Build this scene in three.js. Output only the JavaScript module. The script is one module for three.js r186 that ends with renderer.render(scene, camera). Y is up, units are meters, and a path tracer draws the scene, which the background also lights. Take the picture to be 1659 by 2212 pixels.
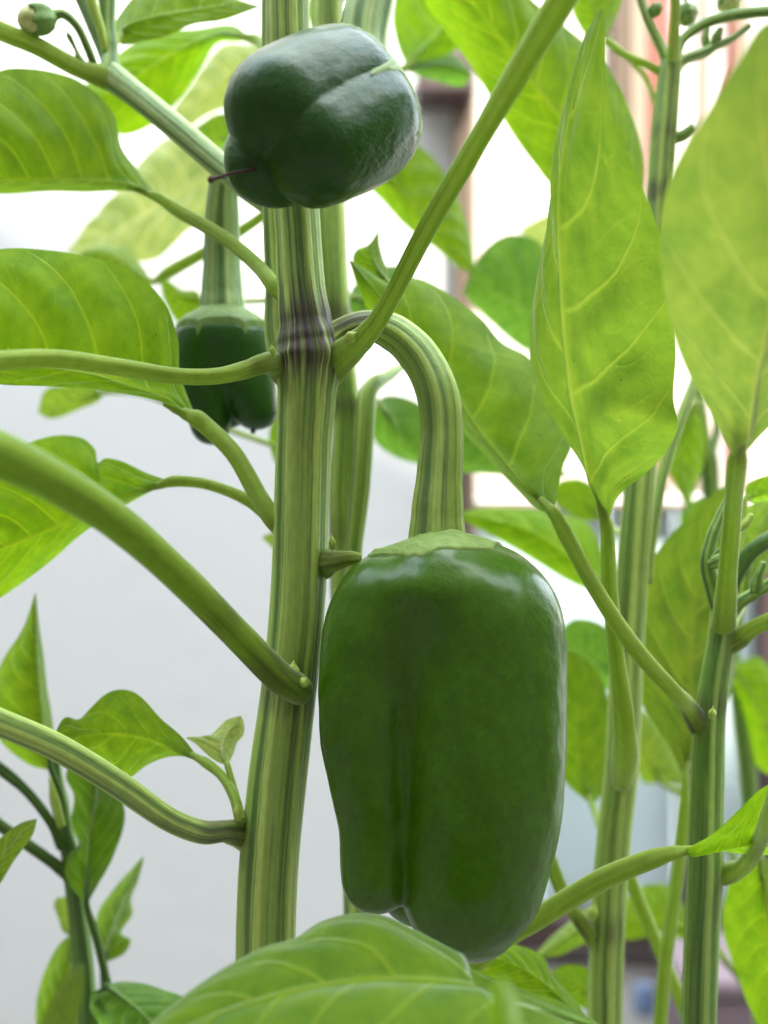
import * as THREE from 'three';
import { ImprovedNoise } from 'three/addons/math/ImprovedNoise.js';
import { mergeGeometries } from 'three/addons/utils/BufferGeometryUtils.js';
import { RoundedBoxGeometry } from 'three/addons/geometries/RoundedBoxGeometry.js';

// ---------------------------------------------------------------- camera, sky, sun, exposure
const scene = new THREE.Scene();
const FOV = 50, CAMY = 0.7;
const camera = new THREE.PerspectiveCamera(FOV, 0.75, 0.02, 60);
camera.position.set(0, CAMY, 0);
camera.lookAt(0, CAMY, -1);
camera.focus = 0.295;
camera.userData.fStop = 6.4;
const renderer = new THREE.WebGLRenderer({ antialias: true });
renderer.toneMapping = THREE.LinearToneMapping;
renderer.toneMappingExposure = 5.0;
renderer.shadowMap.enabled = true;

const SUN = new THREE.Vector3(0.3, 0.75, 0.6).normalize();
{ // soft bright summer sky, a little hazy
  const w = 256, h = 128, data = new Float32Array(w * h * 4), n = new ImprovedNoise();
  for (let j = 0; j < h; j++) for (let i = 0; i < w; i++) {
    const el = ((j + 0.5) / h - 0.5) * Math.PI, az = ((i + 0.5) / w - 0.5) * 2 * Math.PI;
    const d = [Math.cos(az) * Math.cos(el), Math.sin(el), Math.sin(az) * Math.cos(el)];
    const up = Math.max(0, d[1]);
    let c = 0.5 + 0.5 * n.noise(d[0] * 2.2, d[1] * 4, d[2] * 2.2) + 0.25 * n.noise(d[0] * 5, d[1] * 9, d[2] * 5);
    c = THREE.MathUtils.smoothstep(c, 0.35, 0.8);
    const g = Math.pow(1 - up, 2);
    const sky = [0.66 + 0.33 * g, 0.795 + 0.23 * g, 0.985 + 0.05 * g], cl = [1.32, 1.3, 1.24];
    const o = (j * w + i) * 4;
    for (let k = 0; k < 3; k++) data[o + k] = (d[1] < 0 ? 0.35 : THREE.MathUtils.lerp(sky[k], cl[k], c * 0.75)) * 1.85;
    data[o + 3] = 1;
  }
  const t = new THREE.DataTexture(data, w, h, THREE.RGBAFormat, THREE.FloatType);
  t.mapping = THREE.EquirectangularReflectionMapping; t.magFilter = THREE.LinearFilter; t.needsUpdate = true;
  scene.background = t; scene.environment = t;
}
const sun = new THREE.DirectionalLight(new THREE.Color(1.0, 0.93, 0.82), 2.1);
sun.position.copy(SUN).multiplyScalar(8).add(new THREE.Vector3(0, CAMY, -0.8));
sun.target.position.set(0, CAMY, -0.8);
sun.castShadow = true; sun.shadow.radius = 3; sun.shadow.mapSize.set(2048, 2048);
Object.assign(sun.shadow.camera, { left: -3, right: 3, top: 3, bottom: -3, near: 0.5, far: 16 });
scene.add(sun, sun.target);

// ---------------------------------------------------------------- small tools
const N = new ImprovedNoise();
let seed = 7;
const rnd = () => { seed = (seed * 1664525 + 1013904223) >>> 0; return seed / 4294967296; };
const { lerp, clamp, smoothstep } = THREE.MathUtils;
const V = (x, y, z) => new THREE.Vector3(x, y, z);
const K = 2 * Math.tan((FOV / 2) * Math.PI / 180) / 2212;            // metres per picture unit at 1 m
const P = (x, y, d) => V((x - 829.5) * K * d, CAMY - (y - 1106) * K * d, -d);
const used = {};
const numbered = (n) => { used[n] = (used[n] ?? -1) + 1; return used[n] ? `${n}_${String(used[n]).padStart(3, '0')}` : n; };
function thing(name, label, category, pos, group) {
  const o = new THREE.Group(); o.name = numbered(name); o.position.copy(pos); scene.add(o);
  o.userData = { label, category };
  group ??= { 'bell pepper': 'green bell peppers hanging on the plants', 'pepper plant': 'pepper plants growing along the wall', fence: 'boarded fences on both sides' }[category];
  if (group) o.userData.group = group;
  return o;
}
// geometry given in the world's axes, hung under a thing or a part of one
function add(name, geo, mat, parent, label) {
  const m = new THREE.Mesh(geo, mat); m.name = name; m.castShadow = m.receiveShadow = true;
  parent.updateWorldMatrix(true, false);
  geo.applyMatrix4(parent.matrixWorld.clone().invert());
  if (label) m.userData.label = label;
  parent.add(m); return m;
}
function addLocal(name, geo, mat, parent, label) {
  const m = new THREE.Mesh(geo, mat); m.name = name; m.castShadow = m.receiveShadow = true;
  if (label) m.userData.label = label;
  parent.add(m); return m;
}
function structure(name, geo, mat) {
  const m = new THREE.Mesh(geo, mat); m.name = name; m.castShadow = m.receiveShadow = true;
  m.userData.kind = 'structure'; scene.add(m); return m;
}
const lin = (r, g, b) => new THREE.Color().setRGB(r, g, b);
const srgb = (r, g, b) => new THREE.Color().setRGB(r / 255, g / 255, b / 255, THREE.SRGBColorSpace);

// ---------------------------------------------------------------- textures
function grainTexture(size, f) {
  const d = new Uint8Array(size * size * 4);
  for (let j = 0; j < size; j++) for (let i = 0; i < size; i++) {
    const v = clamp(f(i / size, j / size), 0, 1) * 255, o = (j * size + i) * 4;
    d[o] = d[o + 1] = d[o + 2] = v; d[o + 3] = 255;
  }
  const t = new THREE.DataTexture(d, size, size); t.wrapS = t.wrapT = THREE.RepeatWrapping;
  t.magFilter = THREE.LinearFilter; t.needsUpdate = true; return t;
}
// tileable noise on a torus of four dimensions is costly; blend two shifted samples instead
const tile = (u, v, f, z) => {
  const s = (a, b) => N.noise(a * f, b * f, z);
  const wu = u, wv = v;
  return lerp(lerp(s(u, v), s(u - 1, v), wu), lerp(s(u, v - 1), s(u - 1, v - 1), wu), wv);
};
const skinBump = grainTexture(256, (u, v) => 0.5 + 0.30 * tile(u, v, 14, 1.3) + 0.22 * tile(u, v, 34, 4.1) + 0.1 * tile(u, v, 80, 7.7));
const wallBump = grainTexture(256, (u, v) => 0.5 + 0.3 * tile(u, v, 8, 2.3) + 0.3 * tile(u, v, 30, 5.1) + 0.2 * tile(u, v, 90, 8.7));

// leaf: u across (0.5 = midrib), v from base to tip; the veins are where the blade's own quilting puts them
const NV = [6, 7, 5];
const veinPhase = (s, t, side, kind) => (t - 0.15 * s - 0.13 * s * s) * NV[kind] * 1.12 + (side > 0 ? 0.42 : 0) + 0.1 * Math.sin(t * 9 + kind);
function leafTexture(kind, under) {
  const w = 512, h = 1024, c = new Uint8Array(w * h * 4), b = new Uint8Array(w * h * 4);
  const G = 22, pts = [], specks = [];
  for (let q = 0; q < 16; q++) specks.push([0.1 + 0.8 * rnd(), 0.1 + 0.8 * rnd(), (q % 3 ? 0.003 : 0.009) * (0.6 + rnd()), q % 3]);
  for (let y = 0; y < G * 2; y++) for (let x = 0; x < G; x++) pts.push([(x + 0.15 + 0.7 * rnd()) / G, (y + 0.15 + 0.7 * rnd()) / (G * 2)]);
  for (let j = 0; j < h; j++) for (let i = 0; i < w; i++) {
    const u = (i + 0.5) / w, v = (j + 0.5) / h, side = u < 0.5 ? -1 : 1;
    const wob = 0.007 * N.noise(u * 5, v * 8, kind * 3.1) + 0.0015 * N.noise(u * 25, v * 44, kind);
    const s = Math.abs(u - 0.5) * 2, t = v + wob * 1.6;
    const ph = veinPhase(s, t, side, kind), fr = Math.abs(ph - Math.round(ph)) / (NV[kind] * 1.12);
    const sw = 0.0065 * (1.15 - 0.85 * s) + 0.0012;
    let vein = Math.exp(-((fr / sw) ** 2)) * smoothstep(1.02 - s, 0, 0.12) * smoothstep(v, 0.0, 0.05);
    // branches half way between: loop veins
    const ph2 = ph * 2.0 + 0.5 * N.noise(u * 4, v * 7, 9 + kind) + (s > 0.45 ? (s - 0.45) * 1.8 : 0);
    const fr2 = Math.abs(ph2 - Math.round(ph2)) / (NV[kind] * 2.24);
    vein = Math.max(vein, 0.3 * Math.exp(-((fr2 / 0.0035) ** 2)) * smoothstep(s, 0.25, 0.6) * smoothstep(0.98 - s, 0, 0.2));
    const mid = Math.exp(-((s / (0.05 * (1.15 - v) + 0.008)) ** 2));
    // net of the smallest veins: edges between the nearest seeds
    let d1 = 9, d2 = 9; const gx = Math.floor(u * G), gy = Math.floor(v * G * 2);
    for (let yy = Math.max(0, gy - 1); yy <= Math.min(G * 2 - 1, gy + 1); yy++) for (let xx = Math.max(0, gx - 1); xx <= Math.min(G - 1, gx + 1); xx++) {
      const p = pts[yy * G + xx], d = Math.hypot((p[0] - u) * G, (p[1] - v) * G * 2);
      if (d < d1) { d2 = d1; d1 = d; } else if (d < d2) d2 = d;
    }
    const net = Math.exp(-(((d2 - d1) / 0.10) ** 2)) * 0.13;
    const mott = 0.5 + 0.8 * N.noise(u * 6, v * 11, 20 + kind) + 0.45 * N.noise(u * 19, v * 36, 30 + kind) + 0.2 * N.noise(u * 60, v * 110, 3);
    const all = clamp(Math.max(vein, mid, net), 0, 1);
    const base = [0.66 + 0.16 * mott, 0.76 + 0.11 * mott, 0.66 + 0.10 * mott];
    const vc = under ? [1.0, 0.98, 1.0] : [1.0, 0.97, 0.92];
    const o = (j * w + i) * 4;
    let dk = 0, yl = 0; for (const [su, sv, sr, st] of specks) { const q = Math.hypot((u - su), (v - sv) * 2) / sr + 0.3 * N.noise(u * 120, v * 240, 2); if (q < 1) { if (st) dk = 0.75; else yl = Math.max(yl, (1 - q) * 0.8); } }
    for (let k = 0; k < 3; k++) c[o + k] = 255 * clamp(lerp(lerp(base[k], vc[k], all * 0.7), [1, 0.95, 0.9][k], yl) * (1 - dk * [0.75, 0.85, 0.6][k]), 0, 1);
    c[o + 3] = 255;
    const hgt = 0.5 + (under ? 0.4 : -0.4) * Math.max(vein * 0.9, mid, net * 0.8) + 0.06 * N.noise(u * 60, v * 120, 1);
    b[o] = b[o + 1] = b[o + 2] = 255 * clamp(hgt, 0, 1); b[o + 3] = 255;
  }
  const mk = (d, cs) => { const t = new THREE.DataTexture(d, w, h); t.magFilter = THREE.LinearFilter; t.minFilter = THREE.LinearMipmapLinearFilter; if (cs) t.colorSpace = THREE.SRGBColorSpace; t.needsUpdate = true; return t; };
  return { map: mk(c, true), bump: mk(b, false), kind };
}
const LT = [leafTexture(0, false), leafTexture(1, true), leafTexture(2, true)];

// ---------------------------------------------------------------- materials
function leafMaterial(color, kind, gloss = 0.10, through = 0.62) {
  return new THREE.MeshPhysicalMaterial({
    color, map: LT[kind].map, bumpMap: LT[kind].bump, bumpScale: 0.0008, roughness: 1, transmission: through, thickness: 0,
    clearcoat: gloss, clearcoatRoughness: 0.38, side: THREE.DoubleSide, ior: 1.4, specularIntensity: 0.35,
  });
}
const LEAF = {};
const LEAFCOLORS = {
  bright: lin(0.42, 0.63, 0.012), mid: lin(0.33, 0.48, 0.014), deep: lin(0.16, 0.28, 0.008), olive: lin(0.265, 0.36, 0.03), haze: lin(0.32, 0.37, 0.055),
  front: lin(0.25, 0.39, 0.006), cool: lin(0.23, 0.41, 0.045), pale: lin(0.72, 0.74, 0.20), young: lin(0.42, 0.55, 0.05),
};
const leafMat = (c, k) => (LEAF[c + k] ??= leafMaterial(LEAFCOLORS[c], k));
const stemMat = new THREE.MeshPhysicalMaterial({ vertexColors: true, roughness: 0.62, bumpMap: skinBump, bumpScale: 0.00025, clearcoat: 0.12, clearcoatRoughness: 0.45 });
// thin stalks let light through
const stalkMat = new THREE.MeshPhysicalMaterial({ vertexColors: true, roughness: 0.95, transmission: 0.5, thickness: 0, bumpMap: skinBump, bumpScale: 0.0002, clearcoat: 0.12, clearcoatRoughness: 0.45, specularIntensity: 0.5 });
const podMat = (rough, coat = 0.26, bump = 0.0005) => new THREE.MeshPhysicalMaterial({ vertexColors: true, roughness: rough, bumpMap: skinBump, bumpScale: bump, clearcoat: coat, clearcoatRoughness: 0.22, ior: 1.4, specularIntensity: 0.4 });
const calyxMat = new THREE.MeshPhysicalMaterial({ vertexColors: true, roughness: 0.65, bumpMap: skinBump, bumpScale: 0.0005, clearcoat: 0.1, clearcoatRoughness: 0.5 });

// ---------------------------------------------------------------- stems and stalks
const SC = { // linear base colours of a stem: ridge, body, groove, line
  stem: [[0.44, 0.56, 0.12], [0.26, 0.38, 0.065], [0.085, 0.165, 0.028], [0.05, 0.095, 0.02]],
  dark: [[0.32, 0.46, 0.10], [0.15, 0.27, 0.04], [0.06, 0.13, 0.02], [0.035, 0.075, 0.015]],
  cool: [[0.46, 0.58, 0.22], [0.30, 0.44, 0.15], [0.11, 0.21, 0.055], [0.06, 0.13, 0.035]],
  leafy: [[0.22, 0.40, 0.02], [0.20, 0.37, 0.015], [0.17, 0.33, 0.012], [0.14, 0.28, 0.01]],
  fore: [[0.30, 0.44, 0.03], [0.26, 0.39, 0.025], [0.21, 0.33, 0.02], [0.17, 0.27, 0.02]],
  stalk: [[0.44, 0.57, 0.10], [0.37, 0.50, 0.065], [0.30, 0.42, 0.045], [0.22, 0.33, 0.035]],
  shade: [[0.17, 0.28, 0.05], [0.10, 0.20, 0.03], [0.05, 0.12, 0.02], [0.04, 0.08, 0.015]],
};
const PURPLE = [0.04, 0.015, 0.017];
function sweep(pts, o = {}) {
  const { seg = 60, around = 24, ridge = 0.05, ribs = 5, kind = 'stalk', nodes = [], flat = 0, phase = rnd() * 6.28, twist = 0.25, purpleTop = 0, cap = true } = o;
  const curve = new THREE.CatmullRomCurve3(pts.map((p) => P(p[0], p[1], p[2])), false, 'centripetal');
  const n = pts.length - 1;
  const cols = SC[kind], pos = [], nor = [], col = [], uv = [], idx = [];
  const T = [], C = [], R = [], PY = [], PX = [];
  for (let i = 0; i <= seg; i++) {
    const t = i / seg, f = t * n, a = Math.min(n - 1, Math.floor(f)), u = f - a, w = u * u * (3 - 2 * u);
    C.push(curve.getPoint(t)); T.push(curve.getTangent(t));
    R.push(lerp(pts[a][3], pts[a + 1][3], w) * K * lerp(pts[a][2], pts[a + 1][2], u));
    PX.push(lerp(pts[a][0], pts[a + 1][0], u)); PY.push(lerp(pts[a][1], pts[a + 1][1], u));
  }
  let nrm = V(0, 0, 1); if (Math.abs(T[0].z) > 0.9) nrm.set(0, 1, 0);
  nrm.sub(T[0].clone().multiplyScalar(nrm.dot(T[0]))).normalize();
  let len = 0;
  for (let i = 0; i <= seg; i++) {
    if (i) len += C[i].distanceTo(C[i - 1]);
    nrm.sub(T[i].clone().multiplyScalar(nrm.dot(T[i]))).normalize();
    const bin = new THREE.Vector3().crossVectors(T[i], nrm), r = R[i];
    for (let k = 0; k <= around; k++) {
      const th = (k / around) * Math.PI * 2, a = th + phase + twist * len * 8;
      const rib = Math.cos(a * ribs) * 0.5 + Math.cos(a * (ribs * 2 - 1) + 1.3) * 0.35 + Math.cos(a * (ribs * 5 + 1) + 0.4) * 0.15;
      const low = 0.02 * N.noise(Math.cos(th) * 1.2, Math.sin(th) * 1.2, len * 40 + phase);
      const rr = r * (1 + ridge * rib + low - flat * Math.max(0, Math.sin(th)) ** 3);
      const d = nrm.clone().multiplyScalar(Math.cos(th)).addScaledVector(bin, Math.sin(th));
      const p = C[i].clone().addScaledVector(d, rr);
      pos.push(p.x, p.y, p.z); uv.push((th * Math.max(r, 0.002)) * 22, len * 22);
      // colour: pale ridges, dark green furrows, thin darker lines, streaks along the stem
      const st = N.noise(Math.cos(a) * 5, Math.sin(a) * 5, len * 9 + phase) + 0.5 * N.noise(Math.cos(a) * 13, Math.sin(a) * 13, len * 14);
      const x = clamp(0.5 + 0.42 * rib + 0.42 * st, 0, 1);
      let c = x > 0.5 ? [0, 1, 2].map((q) => lerp(cols[1][q], cols[0][q], smoothstep(x, 0.5, 0.85))) : [0, 1, 2].map((q) => lerp(cols[2][q], cols[1][q], smoothstep(x, 0.1, 0.5)));
      const line = Math.abs(Math.sin(a * ribs * 0.5 + 0.7 + 0.08 * Math.sin(len * 60)));
      const ln = smoothstep(0.10 - line, 0, 0.06) * 0.75;
      c = c.map((q, m) => lerp(q, cols[3][m], ln));
      for (const [nx, ny, reach, str] of nodes) {
        const streak = N.noise(Math.cos(a) * 5, Math.sin(a) * 5, len * 8 + 5) * 0.9 + N.noise(Math.cos(a) * 14, Math.sin(a) * 14, len * 20) * 0.7 + N.noise(Math.cos(a) * 40, Math.sin(a) * 40, len * 60) * 0.35;
        const dist = Math.hypot(PX[i] - nx, PY[i] - ny) / (reach * (1 + 0.75 * streak));
        const m = smoothstep(1.2 - dist, 0, 0.85) * str * clamp(0.8 + 1.1 * streak, 0.1, 1);
        c = c.map((q, z) => lerp(q, PURPLE[z], m));
      }
      const sp = 1 + 0.16 * N.noise(p.x * 900, p.y * 300, p.z * 900);
      col.push(c[0] * sp, c[1] * sp, c[2] * sp);
    }
  }
  const row = around + 1;
  for (let i = 0; i < seg; i++) for (let k = 0; k < around; k++) {
    const a = i * row + k, b = a + row;
    idx.push(a, a + 1, b, b, a + 1, b + 1);
  }
  if (cap) for (const [i, dir] of [[0, -1], [seg, 1]]) { // rounded end
    const c = C[i].clone().addScaledVector(T[i], dir * R[i] * 0.35), at = pos.length / 3;
    pos.push(c.x, c.y, c.z); uv.push(0, len); col.push(col[i * row * 3], col[i * row * 3 + 1], col[i * row * 3 + 2]);
    for (let k = 0; k < around; k++) dir > 0 ? idx.push(i * row + k, i * row + k + 1, at) : idx.push(i * row + k + 1, i * row + k, at);
  }
  const g = new THREE.BufferGeometry();
  g.setAttribute('position', new THREE.Float32BufferAttribute(pos, 3));
  g.setAttribute('uv', new THREE.Float32BufferAttribute(uv, 2));
  g.setAttribute('color', new THREE.Float32BufferAttribute(col, 3));
  g.setIndex(idx); g.computeVertexNormals();
  const na = g.attributes.normal; // close the seam
  for (let i = 0; i <= seg; i++) {
    const a = i * row, b = a + around, v = V(na.getX(a) + na.getX(b), na.getY(a) + na.getY(b), na.getZ(a) + na.getZ(b)).normalize();
    na.setXYZ(a, v.x, v.y, v.z); na.setXYZ(b, v.x, v.y, v.z);
  }
  return g;
}

// ---------------------------------------------------------------- leaves
// m: midrib base to tip [x, y, distance]; a, b: the two margins [x, y, extra distance?]; every leaf is a quilted curved sheet
function leafGeometry({ m, a, b, da = 0, db = 0, bulge = 0.06, kind = 1, wave = 0.012, quilt = 1, nt = 64, ns = 14, rib = 11 }) {
  const mid = new THREE.CatmullRomCurve3(m.map((p) => P(...p)), false, 'centripetal');
  const dAt = (f) => { const q = f * (m.length - 1), i = Math.min(m.length - 2, Math.floor(q)); return lerp(m[i][2], m[i + 1][2], q - i); };
  const edge = (list, dd) => {
    const pts = [P(...m[0])];
    list.forEach((p, i) => { const f = (i + 1) / (list.length + 1); pts.push(P(p[0], p[1], dAt(f) + (p[2] ?? dd * Math.sin(Math.PI * f)))); });
    pts.push(P(...m[m.length - 1]));
    return new THREE.CatmullRomCurve3(pts, false, 'centripetal');
  };
  const ribR = rib * K * m[0][2];
  const E = [edge(a, da), edge(b, db)], pos = [], uv = [], idx = [], L = mid.getLength(), sd = rnd() * 50;
  const grid = [];
  for (let i = 0; i <= nt; i++) {
    const t = i / nt, M = mid.getPointAt(t), ea = E[0].getPointAt(t), eb = E[1].getPointAt(t);
    const T = mid.getTangentAt(t), across = eb.clone().sub(ea);
    const nn = new THREE.Vector3().crossVectors(across, T).normalize(); if (nn.z < 0) nn.negate();
    for (let k = -ns; k <= ns; k++) {
      const side = k < 0 ? -1 : 1, s = (Math.abs(k) / ns) ** 1.6, e = k < 0 ? ea : eb, w = e.distanceTo(M);
      const p = M.clone().lerp(e, s);
      const ph = veinPhase(s, t, side, kind);
      let h = bulge * w * 4 * s * (1 - s) * 0.8;
      h += quilt * 0.06 * w * (0.5 - 0.5 * Math.cos(2 * Math.PI * ph)) * Math.sin(Math.PI * Math.min(1, s * 1.05)) ;
      h += (w * 0.10 * N.noise(p.x * 34, p.y * 34, sd) + w * 0.035 * N.noise(p.x * 110, p.y * 110, sd)) * Math.min(1, s * 4) * (1.15 - 0.8 * s);
      h += smoothstep(t, 0.02, 0.14) * ribR * 1.3 * Math.max(0, 1 - t) ** 0.7 * Math.exp(-((s * w / (ribR * (1.15 - t) + 1e-5)) ** 2));
      h += wave * L * s * s * Math.sin(t * 15 + side * 2 + sd) * Math.sin(Math.PI * t) ;
      p.addScaledVector(nn, h);
      pos.push(p.x, p.y, p.z); uv.push(0.5 + side * s * 0.5, t);
    }
  }
  const row = 2 * ns + 1;
  for (let i = 0; i < nt; i++) for (let k = 0; k < row - 1; k++) { const q = i * row + k; idx.push(q, q + 1, q + row, q + row, q + 1, q + row + 1); }
  const g = new THREE.BufferGeometry();
  g.setAttribute('position', new THREE.Float32BufferAttribute(pos, 3));
  g.setAttribute('uv', new THREE.Float32BufferAttribute(uv, 2));
  g.setIndex(idx); g.computeVertexNormals();
  return g;
}
function leaf(plant, o) {
  o.kind ??= 1;
  const mesh = add('leaf', leafGeometry(o), leafMat(o.c ?? 'mid', o.kind), plant, o.label);
  // stalk that runs on as the midrib, thinning to the tip
  const hw0 = o.rib ?? 11, m = o.m, st = o.stalk ?? [];
  const path = [...st, [...m[0].slice(0, 2), m[0][2] - hw0 * K * m[0][2] * 0.35, hw0]];
  for (const f of [0.3, 0.7, 1.2]) { const i = Math.floor(f), u = f - i; path.push([0, 1, 2].map((q) => lerp(m[i][q], m[i + 1][q], u)).concat(hw0 * (0.9 - 0.55 * f))); path[path.length - 1][2] += hw0 * K * m[0][2] * (-0.35 + 0.9 * f); }
  add('leaf_stalk', sweep(path, { kind: o.sk ?? 'stalk', ridge: o.ridge ?? 0.05, ribs: 4, seg: 70, around: 18, nodes: o.nodes ?? [] }), stalkMat, mesh);
  return mesh;
}

// ---------------------------------------------------------------- pods: a field of joined lobes, meshed with surface nets
const smin = (a, b, k) => { const h = Math.max(k - Math.abs(a - b), 0) / k; return Math.min(a, b) - h * h * k * 0.25; };
// a lobe runs from y0 down to y1 (units below the calyx); its centre and radius are given at a few heights, its ends are rounded over top / bot units
const lobe = ({ y0, y1, top = 110, bot = 110, et = 3, eb = 2.2, p }) => ({ y0, y1, top, bot, et, eb, p });
function lobeDistance(L, x, yd, z) {
  const P = L.p; let i = 0; while (i < P.length - 2 && yd > P[i + 1][0]) i++;
  const u = clamp((yd - P[i][0]) / (P[i + 1][0] - P[i][0]), 0, 1), A = P[Math.max(0, i - 1)], B = P[i], C = P[i + 1], D = P[Math.min(P.length - 1, i + 2)];
  const cr = (q) => { // smooth through the given heights
    const w = C[0] - B[0], m0 = i ? ((C[q] - A[q]) / (C[0] - A[0])) * w : C[q] - B[q], m1 = i + 2 < P.length ? ((D[q] - B[q]) / (D[0] - B[0])) * w : C[q] - B[q];
    return B[q] + u * (m0 + u * (3 * (C[q] - B[q]) - 2 * m0 - m1 + u * (m0 + m1 - 2 * (C[q] - B[q]))));
  };
  const cx = cr(1), cz = cr(2), R = cr(3), h = Math.hypot(x - cx, z - cz);
  if (yd <= L.y0) return Math.hypot(Math.max(0, h - R * 0.2), L.y0 - yd) ;
  if (yd >= L.y1) return Math.hypot(h, yd - L.y1);
  let c = 1;
  if (yd < L.y0 + L.top) c = (1 - (1 - (yd - L.y0) / L.top) ** L.et) ** (1 / L.et);
  if (yd > L.y1 - L.bot) c = Math.min(c, (1 - (1 - (L.y1 - yd) / L.bot) ** L.eb) ** (1 / L.eb));
  return h - R * c;
}
const podField = (lobes, kAt, rough) => (p) => {
  const k = kAt(-p[1]); let d = 1e9;
  for (const L of lobes) { const e = lobeDistance(L, p[0], -p[1], p[2]); d = d > 1e8 ? e : smin(d, e, k); }
  return d + rough * (N.noise(p[0] * 0.016, p[1] * 0.010, p[2] * 0.016) * 3.5 + N.noise(p[0] * 0.05, p[1] * 0.03, p[2] * 0.05) * 0.7);
};
function nets(f, lo, hi, cell, scale, colorOf) {
  const n = [0, 1, 2].map((i) => Math.ceil((hi[i] - lo[i]) / cell) + 1), at = (i, j, k) => (k * n[1] + j) * n[0] + i;
  const F = new Float32Array(n[0] * n[1] * n[2]);
  for (let k = 0; k < n[2]; k++) for (let j = 0; j < n[1]; j++) for (let i = 0; i < n[0]; i++) F[at(i, j, k)] = f([lo[0] + i * cell, lo[1] + j * cell, lo[2] + k * cell]);
  const id = new Int32Array(F.length).fill(-1), pos = [], nor = [], col = [], uv = [], idx = [];
  const grad = (p) => { const e = cell * 0.4, g = [0, 1, 2].map((a) => { const q = [...p], r = [...p]; q[a] += e; r[a] -= e; return (f(q) - f(r)) / (2 * e); }); const l = Math.hypot(...g) || 1; return [g[0] / l, g[1] / l, g[2] / l, l]; };
  for (let k = 0; k + 1 < n[2]; k++) for (let j = 0; j + 1 < n[1]; j++) for (let i = 0; i + 1 < n[0]; i++) {
    let s = [0, 0, 0], c = 0, inside = 0;
    const v = []; for (let q = 0; q < 8; q++) { v.push(F[at(i + (q & 1), j + ((q >> 1) & 1), k + (q >> 2))]); if (v[q] < 0) inside++; }
    if (inside === 0 || inside === 8) continue;
    for (let q = 0; q < 8; q++) for (const b of [1, 2, 4]) if (!(q & b) && v[q] < 0 !== v[q | b] < 0) {
      const t = v[q] / (v[q] - v[q | b]); const pq = [q & 1, (q >> 1) & 1, q >> 2]; pq[b === 1 ? 0 : b === 2 ? 1 : 2] += t;
      s = [s[0] + pq[0], s[1] + pq[1], s[2] + pq[2]]; c++;
    }
    let p = [lo[0] + (i + s[0] / c) * cell, lo[1] + (j + s[1] / c) * cell, lo[2] + (k + s[2] / c) * cell];
    for (let it = 0; it < 3; it++) { const g = grad(p), d = f(p) / Math.max(0.6, g[3]); const mx = clamp(d, -cell * 0.5, cell * 0.5); p = [p[0] - g[0] * mx, p[1] - g[1] * mx, p[2] - g[2] * mx]; }
    const g = grad(p);
    id[at(i, j, k)] = pos.length / 3; pos.push(p[0] * scale, p[1] * scale, p[2] * scale); nor.push(g[0], g[1], g[2]);
    uv.push(Math.atan2(p[0], p[2]) * 0.03 * 30, p[1] * scale * 30); col.push(...colorOf(p, g));
  }
  const quad = (a, b, c, d, flip) => flip ? idx.push(a, c, b, a, d, c) : idx.push(a, b, c, a, c, d);
  for (let k = 1; k + 1 < n[2]; k++) for (let j = 1; j + 1 < n[1]; j++) for (let i = 1; i + 1 < n[0]; i++) {
    const v = F[at(i, j, k)];
    if (v < 0 !== F[at(i + 1, j, k)] < 0) quad(id[at(i, j - 1, k - 1)], id[at(i, j, k - 1)], id[at(i, j, k)], id[at(i, j - 1, k)], v >= 0);
    if (v < 0 !== F[at(i, j + 1, k)] < 0) quad(id[at(i - 1, j, k - 1)], id[at(i - 1, j, k)], id[at(i, j, k)], id[at(i, j, k - 1)], v >= 0);
    if (v < 0 !== F[at(i, j, k + 1)] < 0) quad(id[at(i - 1, j - 1, k)], id[at(i, j - 1, k)], id[at(i, j, k)], id[at(i - 1, j, k)], v >= 0);
  }
  const g = new THREE.BufferGeometry();
  g.setAttribute('position', new THREE.Float32BufferAttribute(pos, 3)); g.setAttribute('normal', new THREE.Float32BufferAttribute(nor, 3));
  g.setAttribute('uv', new THREE.Float32BufferAttribute(uv, 2)); g.setAttribute('color', new THREE.Float32BufferAttribute(col, 3));
  const q = (i) => V(pos[idx[i] * 3], pos[idx[i] * 3 + 1], pos[idx[i] * 3 + 2]), c0 = q(0);
  const face = q(1).sub(c0).cross(q(2).sub(c0)), n0 = V(nor[idx[0] * 3], nor[idx[0] * 3 + 1], nor[idx[0] * 3 + 2]);
  if (face.dot(n0) < 0) for (let i = 0; i < idx.length; i += 3) [idx[i + 1], idx[i + 2]] = [idx[i + 2], idx[i + 1]];
  g.setIndex(idx); return g;
}
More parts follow.
